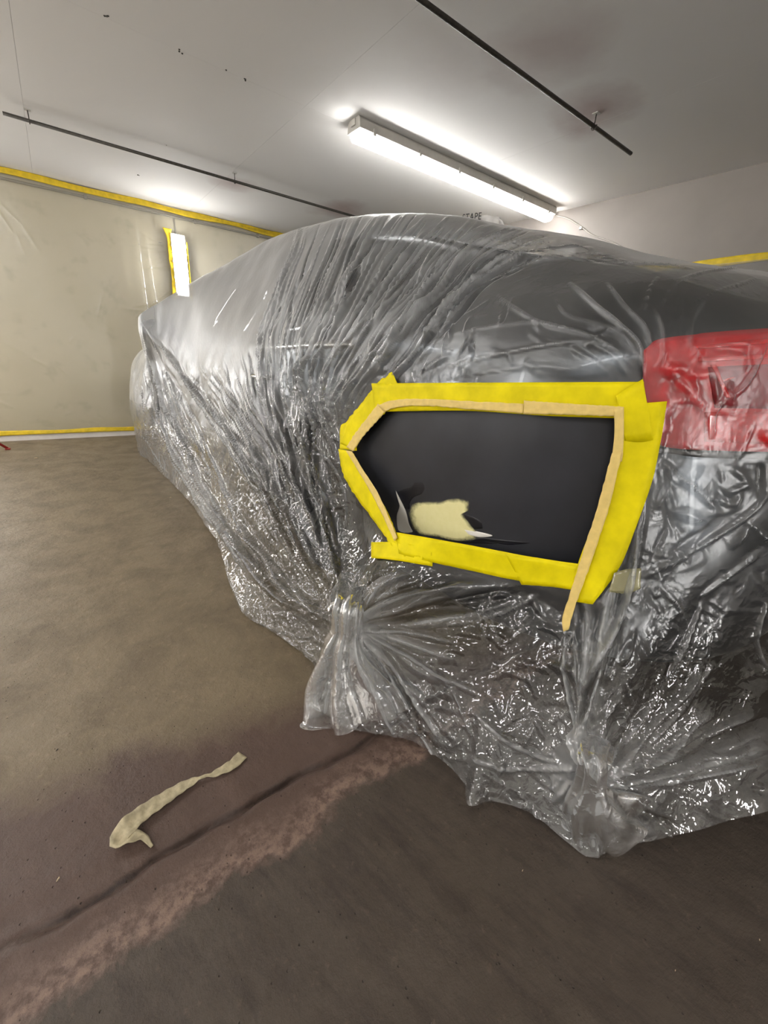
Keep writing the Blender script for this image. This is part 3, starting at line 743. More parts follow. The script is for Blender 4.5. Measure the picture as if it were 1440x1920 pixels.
# the bare panel in the masked window, the filler and the sanded-through spots
WIN = [(664, 843), (700, 800), (735, 764), (800, 755), (985, 768), (1156, 774), (1152, 850), (1094, 1064), (980, 1046), (746, 1008), (715, 940), (690, 892)]
c_ = np.array(WIN).mean(0)
poly_patch('bare_panel', body_bvh, [tuple(c_ + (np.array(p) - c_) * 1.09) for p in WIN], .0035, M['primer'], car, 10, 90)
poly_patch('dark_patch', body_bvh, [(742, 922), (752, 916), (772, 910), (780, 900), (795, 900), (802, 912), (797, 925), (780, 932), (770, 945), (768, 960), (760, 960), (752, 940)], .0042, M['dark_primer'], car, 4, 40)
poly_patch('dark_patch', body_bvh, [(866, 960), (886, 966), (908, 980), (910, 992), (890, 994), (872, 982)], .0042, M['dark_primer'], car, 4, 30)
poly_patch('dark_patch', body_bvh, [(790, 1000), (870, 1014), (900, 1006), (960, 1012), (1018, 1018), (980, 1022), (965, 1023), (950, 1020), (910, 1020), (840, 1016)], .0040, M['dark_primer'], car, 4, 40)
poly_patch('filler_patch', body_bvh, [(764, 962), (770, 945), (790, 938), (826, 938), (846, 932), (866, 932), (884, 940), (884, 954), (872, 962), (882, 976), (892, 990), (902, 1002), (896, 1012), (862, 1017), (820, 1008), (786, 1003), (772, 988)], .0056, M['filler'], car, 8, 70, True)
poly_patch('primer_streak', body_bvh, [(866, 990), (888, 994), (926, 1004), (905, 1007), (878, 1002)], .0060, M['white_paint'], car, 4, 24)
poly_patch('torn_film', body_bvh, [(742, 914), (750, 930), (764, 960), (770, 985), (778, 1000), (760, 1002), (747, 996), (744, 970), (750, 945)], .0050, M['white_body'], car, 4, 30)

# ================================================================ THE PLASTIC COVER
COVER = {
    2.45: [1.03, 1.02, (.66, 1.00), (.88, .97), (1.04, .90), (1.13, .75), (1.175, .5), (1.17, .2), (1.15, .01)],
    2.2: [1.07, 1.07, (.72, 1.06), (.98, 1.03), (1.08, .93), (1.12, .78), (1.15, .5), (1.15, .2), (1.15, .01)],
    2.0: [1.15, 1.16, (.75, 1.17), (1.15, 1.128), (1.155, 1.05), (1.09, .82), (1.08, .5), (1.12, .2), (1.14, .01)],
    1.8: [1.26, 1.27, (.77, 1.275), (1.06, 1.215), (1.07, 1.04), (1.05, .8), (1.05, .5), (1.11, .2), (1.14, .01)],
    1.43: [1.47, 1.45, (.72, 1.44), (.90, 1.34), (.98, .98), (1.0, .8), (1.02, .5), (1.08, .2), (1.14, .01)],
    0.85: [1.60, 1.595, (.65, 1.56), (.83, 1.30), (.955, .975), (.98, .8), (1.01, .5), (1.08, .2), (1.14, .01)],
    0.4: [1.595, 1.59, (.65, 1.555), (.83, 1.30), (.955, .995), (.985, .8), (1.03, .5), (1.12, .2), (1.3, .01)],
    0.0: [1.56, 1.555, (.65, 1.52), (.83, 1.29), (.955, 1.03), (.98, .8), (1.03, .5), (1.16, .2), (1.3, .01)],
    -.35: [1.48, 1.475, (.65, 1.463), (.82, 1.255), (.955, 1.03), (.965, .8), (1.0, .48), (1.17, .2), (1.3, .01)],
    -.7: [1.41, 1.40, (.65, 1.368), (.82, 1.20), (.95, 1.03), (.96, .8), (.97, .5), (1.13, .22), (1.3, .01)],
}
C_REAR = [(.25, 1.34), (.52, 1.268), (.72, 1.215), (.845, 1.09), (.865, .90), (.925, .54), (.98, .24), (1.05, .10)]
C_FRONT = [(.35, .99), (.60, .95), (.75, .90), (.85, .80), (.90, .65), (.93, .4), (.96, .15), (1.0, .01)]
HEM = {'side': [(-.7, 1.36), (-.573, 1.27), (-.40, 1.29), (-.175, 1.349), (.1, 1.30), (.6, 1.20), (1.334, 1.146), (2.0, 1.14), (2.45, 1.135)],
       'rear': [(0, 1.36, .01), (6, 1.345, .01), (14.3, 1.235, .01), (21.5, 1.274, .01), (22.7, 1.318, .01), (24.5, 1.286, .012), (28, 1.27, .012), (32.3, 1.306, .01), (34, 1.322, .008), (38, 1.28, .02), (43, 1.24, .03), (54.4, 1.20, .09), (90, 1.06, .12)],
       'front': [(0, 1.135, .01), (40, 1.25, .01), (90, 1.0, .01)]}
c_side = np.r_[np.arange(SR + .003, .7, .0030), np.arange(.7, SF, .0055)]
c_r = np.radians(np.r_[np.linspace(0, 66, 420), np.linspace(67.5, 90, 14)]); c_f = np.radians(np.linspace(0, 90, 60))
c_vs = np.unique(np.r_[np.linspace(0, .45, 14), np.linspace(.45, .8, 44), np.linspace(.8, 2.25, 262)])
cl = make_loft(COVER, C_REAR, C_FRONT, c_side, c_r, c_f, c_vs, 2.6, HEM)
NL = len(cl); NV = cl.shape[1]
cw = car_w(cl[..., 0], cl[..., 1], cl[..., 2])
# gathers: the sheet is bunched and tied at two points beside the rear wheel and the bumper corner
KNOTS = [(650, 1180, on_z(650, 1180, .26), .34, .13), (1112, 1478, on_z(1112, 1478, .17), .24, .12)]
for (px, py, K, R_, Rz) in KNOTS:
    low = np.argmin(np.abs(c_vs - 2.0))
    d0 = np.linalg.norm(cw[:, low] - K, axis=1); i0 = int(np.argmin(d0))
    # arc length along the row and height difference stand for sheet coordinates
    arc = np.r_[0, np.cumsum(np.linalg.norm(np.diff(cw[:, low], axis=0), axis=1))]; a = (arc - arc[i0])[:, None]
    j0 = low
    vv = (c_vs - c_vs[j0])[None, :]
    tang = cw[min(i0 + 20, NL - 1), low] - cw[i0 - 20, low]; tang /= np.linalg.norm(tang)
    up_w = np.exp(-(np.maximum(vv, 0) / (Rz * .9)) ** 2) * np.exp(-(np.minimum(vv, 0) / (Rz * 2.4)) ** 2)
    pull = np.exp(-(a / (R_ * .60)) ** 2) * up_w
    rel = cw - K
    along = rel @ tang
    ga = np.exp(-(a / R_) ** 2) * up_w
    cw = cw - (along * ga * .86)[..., None] * tang                       # squeeze together
    rel = cw - K
    perp = rel - (rel @ tang)[..., None] * tang
    cw = cw - perp * (pull * .92)[..., None]                                # pull to the knot
def grid_normals(g):
    n = np.cross(np.gradient(g, axis=0), np.gradient(g, axis=1)); n /= np.maximum(np.linalg.norm(n, axis=-1, keepdims=True), 1e-9)
    if n[NL // 2, NV // 2] @ CL < 0: n = -n
    return n
cn = grid_normals(cw)
base_faces = grid_faces(NL, NV)
st_i, st_j = 3, 3
ci_ = np.r_[np.arange(0, NL - 1, st_i), NL - 1]; cj_ = np.r_[np.arange(0, NV - 1, st_j), NV - 1]
cg = cw[np.ix_(ci_, cj_)]
cover_bvh = BVHTree.FromPolygons([tuple(v) for v in cg.reshape(-1, 3)], [tuple(map(int, f)) for f in grid_faces(len(ci_), len(cj_))])
def cover_hit(px, py):
    r = cast_pt(cover_bvh, px, py)
    if r is None: return None
    q = r[2]; ni = len(cj_) - 1
    return r[0], min(ci_[q // ni] + st_i // 2, NL - 1), min(cj_[q % ni] + st_j // 2, NV - 1)

RIDGE = np.zeros((NL, NV)); MILK = np.zeros((NL, NV)); VAL = np.zeros((NL, NV)); CRK = np.full((NL, NV), .25)
def stamp(pts3, ij, h, w, milk, env):
    """one fold: a crisp ridge of height h and half width w along a curve lying on the sheet"""
    global RIDGE, MILK
    ijs = np.array(ij); lo = ijs.min(0) - 60; hi = ijs.max(0) + 61
    lo = np.maximum(lo, 0); hi = np.minimum(hi, (NL, NV))
    tmp = np.zeros(hi - lo)
    for (p, (i, j), e_) in zip(pts3, ij, env):
        # window sized by local spacing
        di = np.linalg.norm(cw[min(i + 1, NL - 1), j] - cw[max(i - 1, 0), j]) / 2 + 1e-5; dj = np.linalg.norm(cw[i, min(j + 1, NV - 1)] - cw[i, max(j - 1, 0)]) / 2 + 1e-5
        a = min(int(w / di) + 4, 58); b = min(int(w / dj) + 4, 58)
        i0, i1, j0, j1 = max(i - a, lo[0]), min(i + a + 1, hi[0]), max(j - b, lo[1]), min(j + b + 1, hi[1])
        d = np.linalg.norm(cw[i0:i1, j0:j1] - p, axis=-1)
        val = np.clip(1 - d / w, 0, 1) ** 1.4 * e_
        sub = tmp[i0 - lo[0]:i1 - lo[0], j0 - lo[1]:j1 - lo[1]]
        np.maximum(sub, val, out=sub)
    RIDGE[lo[0]:hi[0], lo[1]:hi[1]] += h * tmp
    if milk >= 0: MILK[lo[0]:hi[0], lo[1]:hi[1]] = np.maximum(MILK[lo[0]:hi[0], lo[1]:hi[1]], milk * tmp)
    else: VAL[lo[0]:hi[0], lo[1]:hi[1]] = np.maximum(VAL[lo[0]:hi[0], lo[1]:hi[1]], -milk * tmp)
def fold(px_pts, h=.010, w=.014, milk=.25, wig=0.0, r=None, taper=(.15, .15)):
    p0 = np.asarray(px_pts, float)
    Lp = np.sum(np.linalg.norm(np.diff(p0, axis=0), axis=1)); n = max(int(Lp / 4), 6)
    p = resample(p0, n)
    if wig and r is not None:
        t = np.linspace(0, 1, n); off = sum(r.normal() / q * np.sin(2 * math.pi * q * t * Lp / 320 + r.uniform(0, 6)) for q in (1, 2, 3)) * wig
        tg = np.gradient(p, axis=0); nr = np.stack([-tg[:, 1], tg[:, 0]], -1) / np.maximum(np.linalg.norm(tg, axis=1, keepdims=True), 1e-6); p = p + nr * off[:, None]
    P3, IJ, E = [], [], []
    for q, (x, y) in enumerate(p):
        h_ = cover_hit(x, y)
        if h_ is None: continue
        t = q / (n - 1); e_ = min(1, t / max(taper[0], 1e-3)) * min(1, (1 - t) / max(taper[1], 1e-3))
        P3.append(h_[0]); IJ.append((h_[1], h_[2])); E.append(max(e_, 0) ** .7)
    if len(P3) > 3: stamp(P3, IJ, h, w, milk, E)
def family(guides, n, h, w, milk, seed, wig=3.0, crop=.35, valley=.25, taper=(.12, .12)):
    r = np.random.default_rng(seed); G = [resample(g, 40) for g in guides]
    for q in range(n):
        u = (q + r.uniform(0.1, .9)) / n * (len(G) - 1); i = min(int(u), len(G) - 2); f = u - i
        c = G[i] * (1 - f) + G[i + 1] * f
        a, b = r.uniform(0, crop) * (r.random() < .6), 1 - r.uniform(0, crop) * (r.random() < .6)
        c = c[int(a * 39):max(int(b * 39) + 1, int(a * 39) + 6)]
        s_ = -1 if r.random() < valley else 1
        fold(c, s_ * h * r.uniform(.45, 1.35), w * r.uniform(.6, 1.5), milk * r.uniform(.3, 1.2) * (1 if s_ > 0 else -1.0), wig, r, taper)
FG = [  # roof edge over the shoulder, then down into the gather behind the rear wheel
    [(552, 428), (535, 490), (510, 560), (480, 640), (486, 720), (520, 820), (560, 930), (610, 1060), (640, 1165)],
    [(600, 415), (568, 500), (540, 580), (524, 640), (524, 720), (544, 820), (580, 930), (618, 1060), (644, 1165)],
    [(650, 405), (612, 500), (580, 580), (556, 650), (548, 730), (560, 820), (592, 930), (624, 1060), (648, 1165)],
    [(705, 402), (660, 490), (622, 580), (590, 650), (574, 730), (580, 820), (604, 930), (630, 1060), (650, 1165)],
    [(765, 402), (712, 480), (668, 560), (626, 640), (600, 720), (600, 820), (614, 930), (636, 1060), (654, 1165)],
]
family(FG, 38, .0115, .0100, .36, 101, 2.5, valley=.4)
family(FG, 9, .020, .026, .12, 121, 4.0, valley=.4)
FG2 = [  # from the roof edge sweeping down towards the upper tape corner
    [(765, 402), (712, 480), (660, 570), (622, 640), (600, 720), (606, 790), (628, 860)],
    [(840, 406), (780, 480), (720, 560), (670, 630), (636, 700), (624, 780), (634, 850)],
    [(900, 412), (840, 470), (780, 550), (720, 630), (676, 690), (640, 760), (636, 800)],
    [(985, 426), (900, 470), (830, 545), (760, 625), (710, 690), (670, 740), (650, 780)],
    [(1075, 458), (960, 474), (880, 535), (810, 610), (760, 680), (720, 715), (690, 740)],
    [(1190, 492), (1040, 482), (930, 522), (860, 590), (800, 660), (760, 700), (745, 712)],
]
family(FG2, 44, .0105, .0092, .36, 102, 2.5, valley=.4)
family(FG2, 10, .018, .024, .12, 122, 4.0, valley=.4)
FB = [  # along the doors from the mirror down to the gather
    [(262, 604), (318, 668), (392, 775), (462, 880), (530, 1000), (590, 1100), (636, 1172)],
    [(300, 640), (360, 720), (420, 800), (486, 900), (545, 1010), (600, 1105), (640, 1172)],
    [(380, 690), (420, 740), (470, 830), (520, 930), (570, 1030), (612, 1110), (642, 1172)],
    [(430, 668), (462, 750), (505, 840), (545, 930), (588, 1030), (622, 1110), (645, 1172)],
    [(480, 660), (500, 750), (530, 840), (565, 930), (600, 1030), (628, 1110), (648, 1172)],
]
family(FB, 36, .011, .0095, .36, 103, 3.0, valley=.35)
family(FB, 6, .022, .03, .14, 123, 4.0)
FC = [  # lower front skirt: slack folds reaching the floor
    [(266, 620), (275, 700), (285, 780), (320, 860), (385, 960), (470, 1080), (600, 1165)],
    [(270, 610), (300, 720), (340, 820), (390, 920), (450, 1020), (530, 1110), (620, 1172)],
    [(290, 640), (340, 740), (390, 840), (440, 940), (500, 1040), (570, 1120), (632, 1172)],
]
family(FC, 22, .014, .013, .3, 104, 4.0, valley=.35)
family(FC, 5, .022, .035, .10, 124, 5.0)
FD = [  # out of the gather to the right, under the tape
    [(660, 1150), (690, 1100), (720, 1070), (745, 1050)],
    [(668, 1165), (720, 1120), (780, 1095), (860, 1075)],
    [(672, 1172), (760, 1140), (860, 1110), (985, 1088)],
    [(676, 1180), (770, 1172), (860, 1165), (960, 1130)],
    [(676, 1190), (740, 1250), (800, 1330), (860, 1420)],
    [(664, 1200), (690, 1260), (730, 1320), (780, 1380)],
]
family(FD, 26, .014, .014, .34, 105, 3.0)
FE = [  # flared tail below the gather
    [(640, 1195), (605, 1240), (580, 1290), (578, 1320)], [(645, 1200), (630, 1260), (615, 1320), (610, 1350)],
    [(652, 1200), (655, 1260), (665, 1330), (680, 1375)], [(660, 1198), (690, 1260), (720, 1330), (750, 1388)]]
family(FE, 18, .014, .012, .30, 106, 2.0)
FF = [  # right-hand bunch beside the tape and down to the bumper gather
    [(1215, 850), (1200, 960), (1185, 1060), (1150, 1190), (1120, 1300), (1100, 1400), (1110, 1470)],
    [(1204, 870), (1196, 960), (1176, 1080), (1140, 1200), (1100, 1290), (1085, 1380), (1105, 1470)],
    [(1066, 1110), (1060, 1190), (1075, 1290), (1090, 1380), (1108, 1470)]]
family(FF, 14, .014, .012, .45, 107, 2.5)
FG3 = [  # bumper corner to the second gather
    [(1300, 1130), (1250, 1230), (1190, 1340), (1140, 1430), (1116, 1475)], [(1350, 1280), (1270, 1360), (1190, 1430), (1125, 1478)],
    [(1440, 1340), (1330, 1390), (1220, 1440), (1130, 1482)], [(1440, 1450), (1340, 1460), (1230, 1470), (1130, 1486)]]
family(FG3, 14, .012, .014, .30, 108, 3.0)
FH = [[(1100, 1495), (1075, 1530), (1068, 1575)], [(1110, 1495), (1100, 1550), (1100, 1600)], [(1120, 1495), (1150, 1540), (1180, 1575)], [(1130, 1490), (1200, 1520), (1270, 1545)]]
family(FH, 16, .010, .010, .25, 109, 2.0)
# single folds that can be picked out
for pts, h_, w_, mk in [
    ([(262, 600), (330, 690), (400, 800), (470, 905), (540, 1030), (615, 1140)], .022, .022, .42),
    ([(1066, 530), (1110, 570), (1160, 610), (1200, 655), (1205, 710)], .018, .016, .42), ([(1135, 530), (1170, 575), (1210, 615), (1222, 650)], .014, .012, .34),
    ([(1235, 518), (1215, 550), (1208, 585)], .009, .010, .22), ([(1290, 520), (1250, 555), (1235, 590)], .008, .008, .2), ([(1220, 575), (1240, 610), (1245, 645), (1238, 690)], .010, .010, .25),
    ([(1330, 555), (1300, 600), (1290, 660)], .008, .010, .2), ([(1440, 500), (1330, 510), (1270, 525)], .007, .010, .15), ([(1420, 520), (1340, 550), (1280, 580)], .006, .008, .15),
    ([(930, 555), (965, 580), (1030, 612), (1090, 625), (1150, 655), (1190, 690)], .012, .012, .26), ([(1040, 560), (1060, 590), (1110, 605), (1180, 625)], .009, .010, .2),
    ([(840, 628), (920, 612), (1000, 605), (1090, 625)], .009, .010, .22), ([(835, 690), (900, 672), (1010, 650), (1100, 638)], .012, .012, .28), ([(810, 712), (900, 698), (1000, 688), (1120, 700)], .010, .010, .25),
    ([(1100, 640), (1150, 670), (1180, 710)], .011, .012, .28), ([(1075, 655), (1130, 690), (1150, 714)], .009, .010, .22), ([(960, 560), (950, 600), (900, 640)], .006, .008, .12),
    ([(980, 492), (1080, 486), (1200, 496), (1300, 506)], .012, .014, .3),
    ([(1440, 640), (1400, 720), (1345, 775), (1340, 830)], .014, .014, .34), ([(1250, 690), (1300, 740), (1335, 780), (1345, 835)], .010, .012, .34), ([(1225, 700), (1250, 660), (1260, 730)], .006, .008, .15),
    ([(1225, 770), (1280, 750), (1340, 755)], .007, .010, .2), ([(1230, 810), (1290, 800), (1350, 815)], .008, .012, .26), ([(1210, 840), (1290, 852), (1380, 850), (1440, 838)], .009, .012, .2),
    ([(1240, 860), (1290, 905), (1350, 960)], .012, .010, .24), ([(1265, 885), (1310, 920), (1370, 945), (1395, 950)], .010, .010, .2), ([(1235, 870), (1250, 940), (1280, 1020)], .009, .009, .2),
    ([(1200, 1085), (1280, 1045), (1350, 1005), (1400, 965), (1440, 920)], .016, .014, .22), ([(1310, 1120), (1370, 1080), (1430, 1040)], .012, .012, .26), ([(1260, 945), (1320, 965), (1390, 955)], .008, .010, .2),
    ([(1200, 1020), (1240, 1040), (1275, 1045)], .010, .010, .18), ([(1322, 1122), (1290, 1190), (1240, 1290), (1180, 1380), (1125, 1465)], .016, .018, .42), ([(1325, 1125), (1380, 1145), (1440, 1150)], .008, .010, .12),
    ([(1440, 1130), (1425, 1200), (1440, 1260)], .012, .016, .25), ([(1235, 1095), (1265, 1130), (1290, 1180)], .009, .010, .16),
    ([(1058, 1190), (1060, 1270), (1085, 1380), (1106, 1465)], .020, .018, .55), ([(1192, 860), (1190, 960), (1180, 1050), (1150, 1170), (1115, 1260), (1080, 1330)], .016, .016, .5),
    ([(870, 1170), (940, 1150), (1020, 1110)], .012, .012, .3), ([(930, 1100), (920, 1150), (940, 1215)], .010, .012, .3), ([(820, 1260), (850, 1300), (880, 1380)], .010, .014, .26),
    ([(690, 1200), (740, 1280), (780, 1350), (830, 1440), (880, 1490)], .018, .016, .40), ([(880, 1330), (950, 1390), (1060, 1440)], .012, .018, .3), ([(860, 1420), (960, 1440), (1080, 1445)], .016, .020, .32),
    ([(450, 1150), (470, 1100), (510, 1110), (560, 1120)], .014, .014, .25), ([(455, 1150), (420, 1060), (370, 960)], .012, .014, .22), ([(470, 1160), (540, 1190), (600, 1200)], .012, .014, .25),
]: fold(pts, h_ * .68, w_ * .55, mk)
# short random creases where the sheet is crushed
def crush(x0, y0, x1, y1, n, Lr, ang, h, w, mk, seed):
    r = np.random.default_rng(seed)
    for q in range(n):
        x, y = r.uniform(x0, x1), r.uniform(y0, y1); L_ = r.uniform(*Lr); a = math.radians(r.normal(*ang))
        p = np.array([[x, y], [x + L_ / 2 * math.cos(a) + r.normal(0, 3), y + L_ / 2 * math.sin(a) + r.normal(0, 3)], [x + L_ * math.cos(a), y + L_ * math.sin(a)]])
        fold(p, h * r.uniform(.4, 1.3) * (1 if r.random() < .7 else -1), w * r.uniform(.6, 1.5), mk * r.uniform(-.1, .5), 0, r, (.3, .3))
crush(700, 1110, 1060, 1400, 90, (20, 90), (60, 50), .010, .010, .20, 201)
crush(1070, 1130, 1200, 1420, 40, (30, 110), (110, 20), .010, .009, .22, 202)
crush(1210, 860, 1440, 1060, 34, (20, 80), (40, 50), .007, .009, .16, 203)
crush(1210, 640, 1440, 840, 30, (20, 80), (70, 50), .006, .008, .14, 204)
crush(1200, 1060, 1420, 1330, 30, (20, 70), (0, 30), .005, .007, .10, 205)
crush(400, 860, 560, 1080, 60, (16, 70), (62, 25), .010, .009, .2, 206)
crush(580, 1210, 760, 1380, 30, (16, 60), (60, 40), .009, .009, .16, 207)
crush(880, 1380, 1080, 1520, 26, (20, 70), (40, 50), .010, .010, .2, 208)
crush(1060, 1480, 1260, 1590, 24, (20, 60), (20, 50), .009, .009, .18, 209)
crush(700, 560, 900, 710, 40, (20, 80), (125, 20), .008, .008, .16, 210)
crush(260, 680, 340, 870, 26, (20, 80), (80, 20), .012, .012, .22, 211)
crush(460, 650, 640, 860, 22, (20, 90), (92, 8), .006, .006, .16, 212)
crush(860, 540, 1180, 700, 22, (20, 70), (20, 40), .005, .007, .10, 213)
crush(440, 1090, 620, 1220, 26, (20, 80), (40, 30), .010, .010, .2, 214)
crush(1150, 1400, 1440, 1520, 20, (20, 90), (-25, 30), .008, .010, .14, 215)

flat = cw.reshape(-1, 3)
slack = .006 * smooth_noise(flat, 16, 71).reshape(NL, NV) + .0035 * smooth_noise(flat, 41, 72, 9).reshape(NL, NV)
S_ = np.repeat(np.arange(NL)[:, None], NV, 1)
v2 = np.repeat(c_vs[None, :], NL, 0)
loose = np.clip((v2 - .5) / .2, 0, 1) * (.35 + .65 * np.clip((v2 - 1.15) / .25, 0, 1))
# hold the sheet flat around the masked window
vc = (flat - CAM) @ RC; PX = (720 + F_PX * vc[:, 0] / vc[:, 2]).reshape(NL, NV); PY = (960 + F_PX * vc[:, 1] / vc[:, 2]).reshape(NL, NV)
def poly_sd(poly):
    """signed distance in the photograph's pixels to a polygon laid on the sheet, negative inside"""
    x, y = PX.ravel(), PY.ravel(); d = np.full(x.shape, 1e9); ins = np.zeros(x.shape, bool)
    n = len(poly)
    for i in range(n):
        x0, y0 = poly[i]; x1, y1 = poly[(i + 1) % n]; dx, dy = x1 - x0, y1 - y0
        t = np.clip(((x - x0) * dx + (y - y0) * dy) / (dx * dx + dy * dy), 0, 1)
        d = np.minimum(d, np.hypot(x - x0 - t * dx, y - y0 - t * dy))
        c_ = ((y0 > y) != (y1 > y)) & (x < dx * (y - y0) / (dy if abs(dy) > 1e-9 else 1e-9) + x0); ins ^= c_
    return np.where(ins, -d, d).reshape(NL, NV)
OUTER = [(700, 718), (1208, 714), (1247, 752), (1160, 1060), (1113, 1132), (1076, 1125), (980, 1094), (812, 1062), (702, 1048), (655, 905), (638, 845), (642, 797), (690, 740)]
near = (np.abs(np.arange(NL)[:, None] - NL * .72) < NL)         # whole left half
sd_out = poly_sd(OUTER)
left_only = (cn @ CL > -.2)
hold = np.where(left_only, np.clip((sd_out - 2) / 26, 0, 1), 1.0)
disp = np.maximum((RIDGE + slack * loose) * hold, -.009)
# keep the film off the car and out of the floor
cw2 = cw + cn * disp[..., None]
cw2[..., 2] = np.maximum(cw2[..., 2], .004)
# milkiness of slack film
MILK = (MILK - VAL) * hold
WA = np.exp(-(cl[..., 0] / .36) ** 4) * np.clip((v2 - 1.42) / .1, 0, 1) * np.clip((2.02 - v2) / .1, 0, 1)
MILK *= 1 - .5 * WA
zc = cw[..., 2]
sC = cl[..., 0]
def stepf(x, a, b): return np.clip((x - a) / (b - a), 0, 1)
up_m = .07 + .10 * stepf(sC, -.9, -.3) + .14 * stepf(sC, -.4, .4) + .07 * stepf(sC, .4, 1.2) - .30 * stepf(sC, 1.55, 1.92)
sd_m = .015 + .06 * stepf(sC, -.5, .2) + .20 * stepf(sC, .3, .9)
wv_s = stepf(v2, 1.12, 1.30)
LMP = stepf(sC, -1.02, -1.15) * stepf(v2, .95, 1.05) * stepf(v2, 1.42, 1.34)
MILK -= .12 * LMP
MILK += up_m * (1 - wv_s) + sd_m * wv_s + .09 * stepf(v2, 1.95, 2.12)
for (px, py, K, R_, Rz) in KNOTS:
    d = np.linalg.norm(cw - K, axis=-1); MILK += .40 * np.exp(-(d / .10) ** 2) + .10 * np.exp(-(d / .22) ** 2)
CRK = .08 + stepf(v2, 1.15, 1.35) * (.26 + .34 * stepf(sC, -1.05, -.8) * stepf(sC, .5, -.2)) + .40 * stepf(v2, 1.68, 1.9)
GLS = CRK.copy()
patch = np.clip(.75 + .45 * smooth_noise(flat, 11, 77).reshape(NL, NV), .30, 1.1)
CRK = .08 + (CRK - .08) * patch
CRK *= .45 + .55 * np.clip(hold, 0, 1)
WINC = [tuple(c_w) for c_w in (np.array(WIN).mean(0) + (np.array(WIN) - np.array(WIN).mean(0)) * 1.03)]
hole = (poly_sd(WINC) < 0) & left_only
# close the loop with a plainer far side
idx = np.arange(NL - 2, 0, -5); gr = cl[idx].copy(); gr[..., 1] *= -1
rw = car_w(gr[..., 0], gr[..., 1], gr[..., 2])
rw = rw + np.stack([.008 * smooth_noise(rw.reshape(-1, 3), 14, 91 + q).reshape(rw.shape[:2]) for q in range(3)], -1) * np.clip((v2[0] - .5) / .3, 0, 1)[None, :, None]
rw[..., 2] = np.maximum(rw[..., 2], .004)
full = np.concatenate([cw2, rw]); NF = len(full)
faces = grid_faces(NF, NV, wrap=True)
hole_f = np.concatenate([hole, np.zeros((len(rw), NV), bool)]).ravel()
faces = faces[~hole_f[faces].all(1)]
mk = np.concatenate([MILK, np.full((len(rw), NV), .12)]).ravel(); ck = np.concatenate([CRK, np.full((len(rw), NV), .5)]).ravel()
cover = mesh_obj('plastic_cover', full.reshape(-1, 3), np.ascontiguousarray(faces), M['film'], smooth=True, attrs={'milk': np.clip(mk, 0, .8), 'crinkle': ck, 'gloss': np.concatenate([GLS, np.full((len(rw), NV), .5)]).ravel()})
tag(cover, 'crumpled clear plastic sheet draped over the whole car and tied at its hem', 'plastic sheet')

def bunch(name, path, ra, rb, axis_dir, seed, npl=6, amp=.26, milk=.5):
    """film gathered into a pleated rope: sections ra x rb along a path, pleats running lengthwise"""
    r = np.random.default_rng(seed); n = 120; k = 150
    q = resample(np.c_[np.array(path), ra, rb], n); P = q[:, :3]; A = q[:, 3]; B = q[:, 4]
    th = np.linspace(0, 2 * math.pi, k, endpoint=False)
    pl = sum(r.uniform(.4, 1) * np.sin(m * th + r.uniform(0, 6.28)) for m in (npl, npl + 2, 3)) / 1.8
    pl = np.sign(pl) * np.abs(pl) ** .7
    tg = np.gradient(P, axis=0); tg /= np.linalg.norm(tg, axis=1, keepdims=True)
    ax = np.array(axis_dir, float); V = np.zeros((n, k, 3)); mk_ = np.zeros((n, k))
    for i in range(n):
        a = ax - tg[i] * (ax @ tg[i]); a /= np.linalg.norm(a); b = np.cross(tg[i], a)
        t = i / (n - 1)
        tw = th + .25 * math.sin(3 * t + seed)
        rr = 1 + amp * pl * (.5 + .9 * abs(t - .5)) + .05 * np.sin(9 * t + 3 * th) + .04 * np.sin(17 * t - 5 * th)
        V[i] = P[i] + (A[i] * np.cos(tw) * rr)[:, None] * a + (B[i] * np.sin(tw) * rr)[:, None] * b
        mk_[i] = milk * (.4 + .6 * (pl > .2)) * np.clip(min(t / .25, 1), 0, 1) * (1 if t < .6 else 1 - .5 * (t - .6) / .4)
    V[..., 2] = np.maximum(V[..., 2] + .0 * V[..., 2], .004)
    V = V.reshape(n * k, 3)
    f = grid_faces(k, n, wrap=True)
    V = V.reshape(n, k, 3).transpose(1, 0, 2).reshape(-1, 3); mk_ = mk_.T.ravel()
    return mesh_obj(name, V, np.ascontiguousarray(f), M['film'], cover, True, {'milk': mk_, 'crinkle': np.full(n * k, .35), 'gloss': np.full(n * k, .5)})
K = on_z(650, 1180, .26)
bunch('gathered_tail', [cast_pt(cover_bvh, 652, 1072, -.035)[0], cast_pt(cover_bvh, 650, 1100, -.012)[0], on_z(649, 1142, .32), K, on_z(646, 1215, .20), on_z(654, 1275, .10), on_z(672, 1338, .012)],
      [.050, .052, .048, .042, .062, .12, .165], [.010, .024, .036, .036, .050, .07, .085], (.58, -.81, 0), 5, 7, .34, .34)
K = on_z(1110, 1468, .17)
bunch('gathered_tail', [cast_pt(cover_bvh, 1118, 1385, -.01)[0], on_z(1114, 1430, .22), K, on_z(1112, 1500, .12), on_z(1140, 1545, .03)],
      [.035, .030, .028, .055, .10], [.010, .020, .026, .04, .05], (.75, -.40, 0), 6, 5)

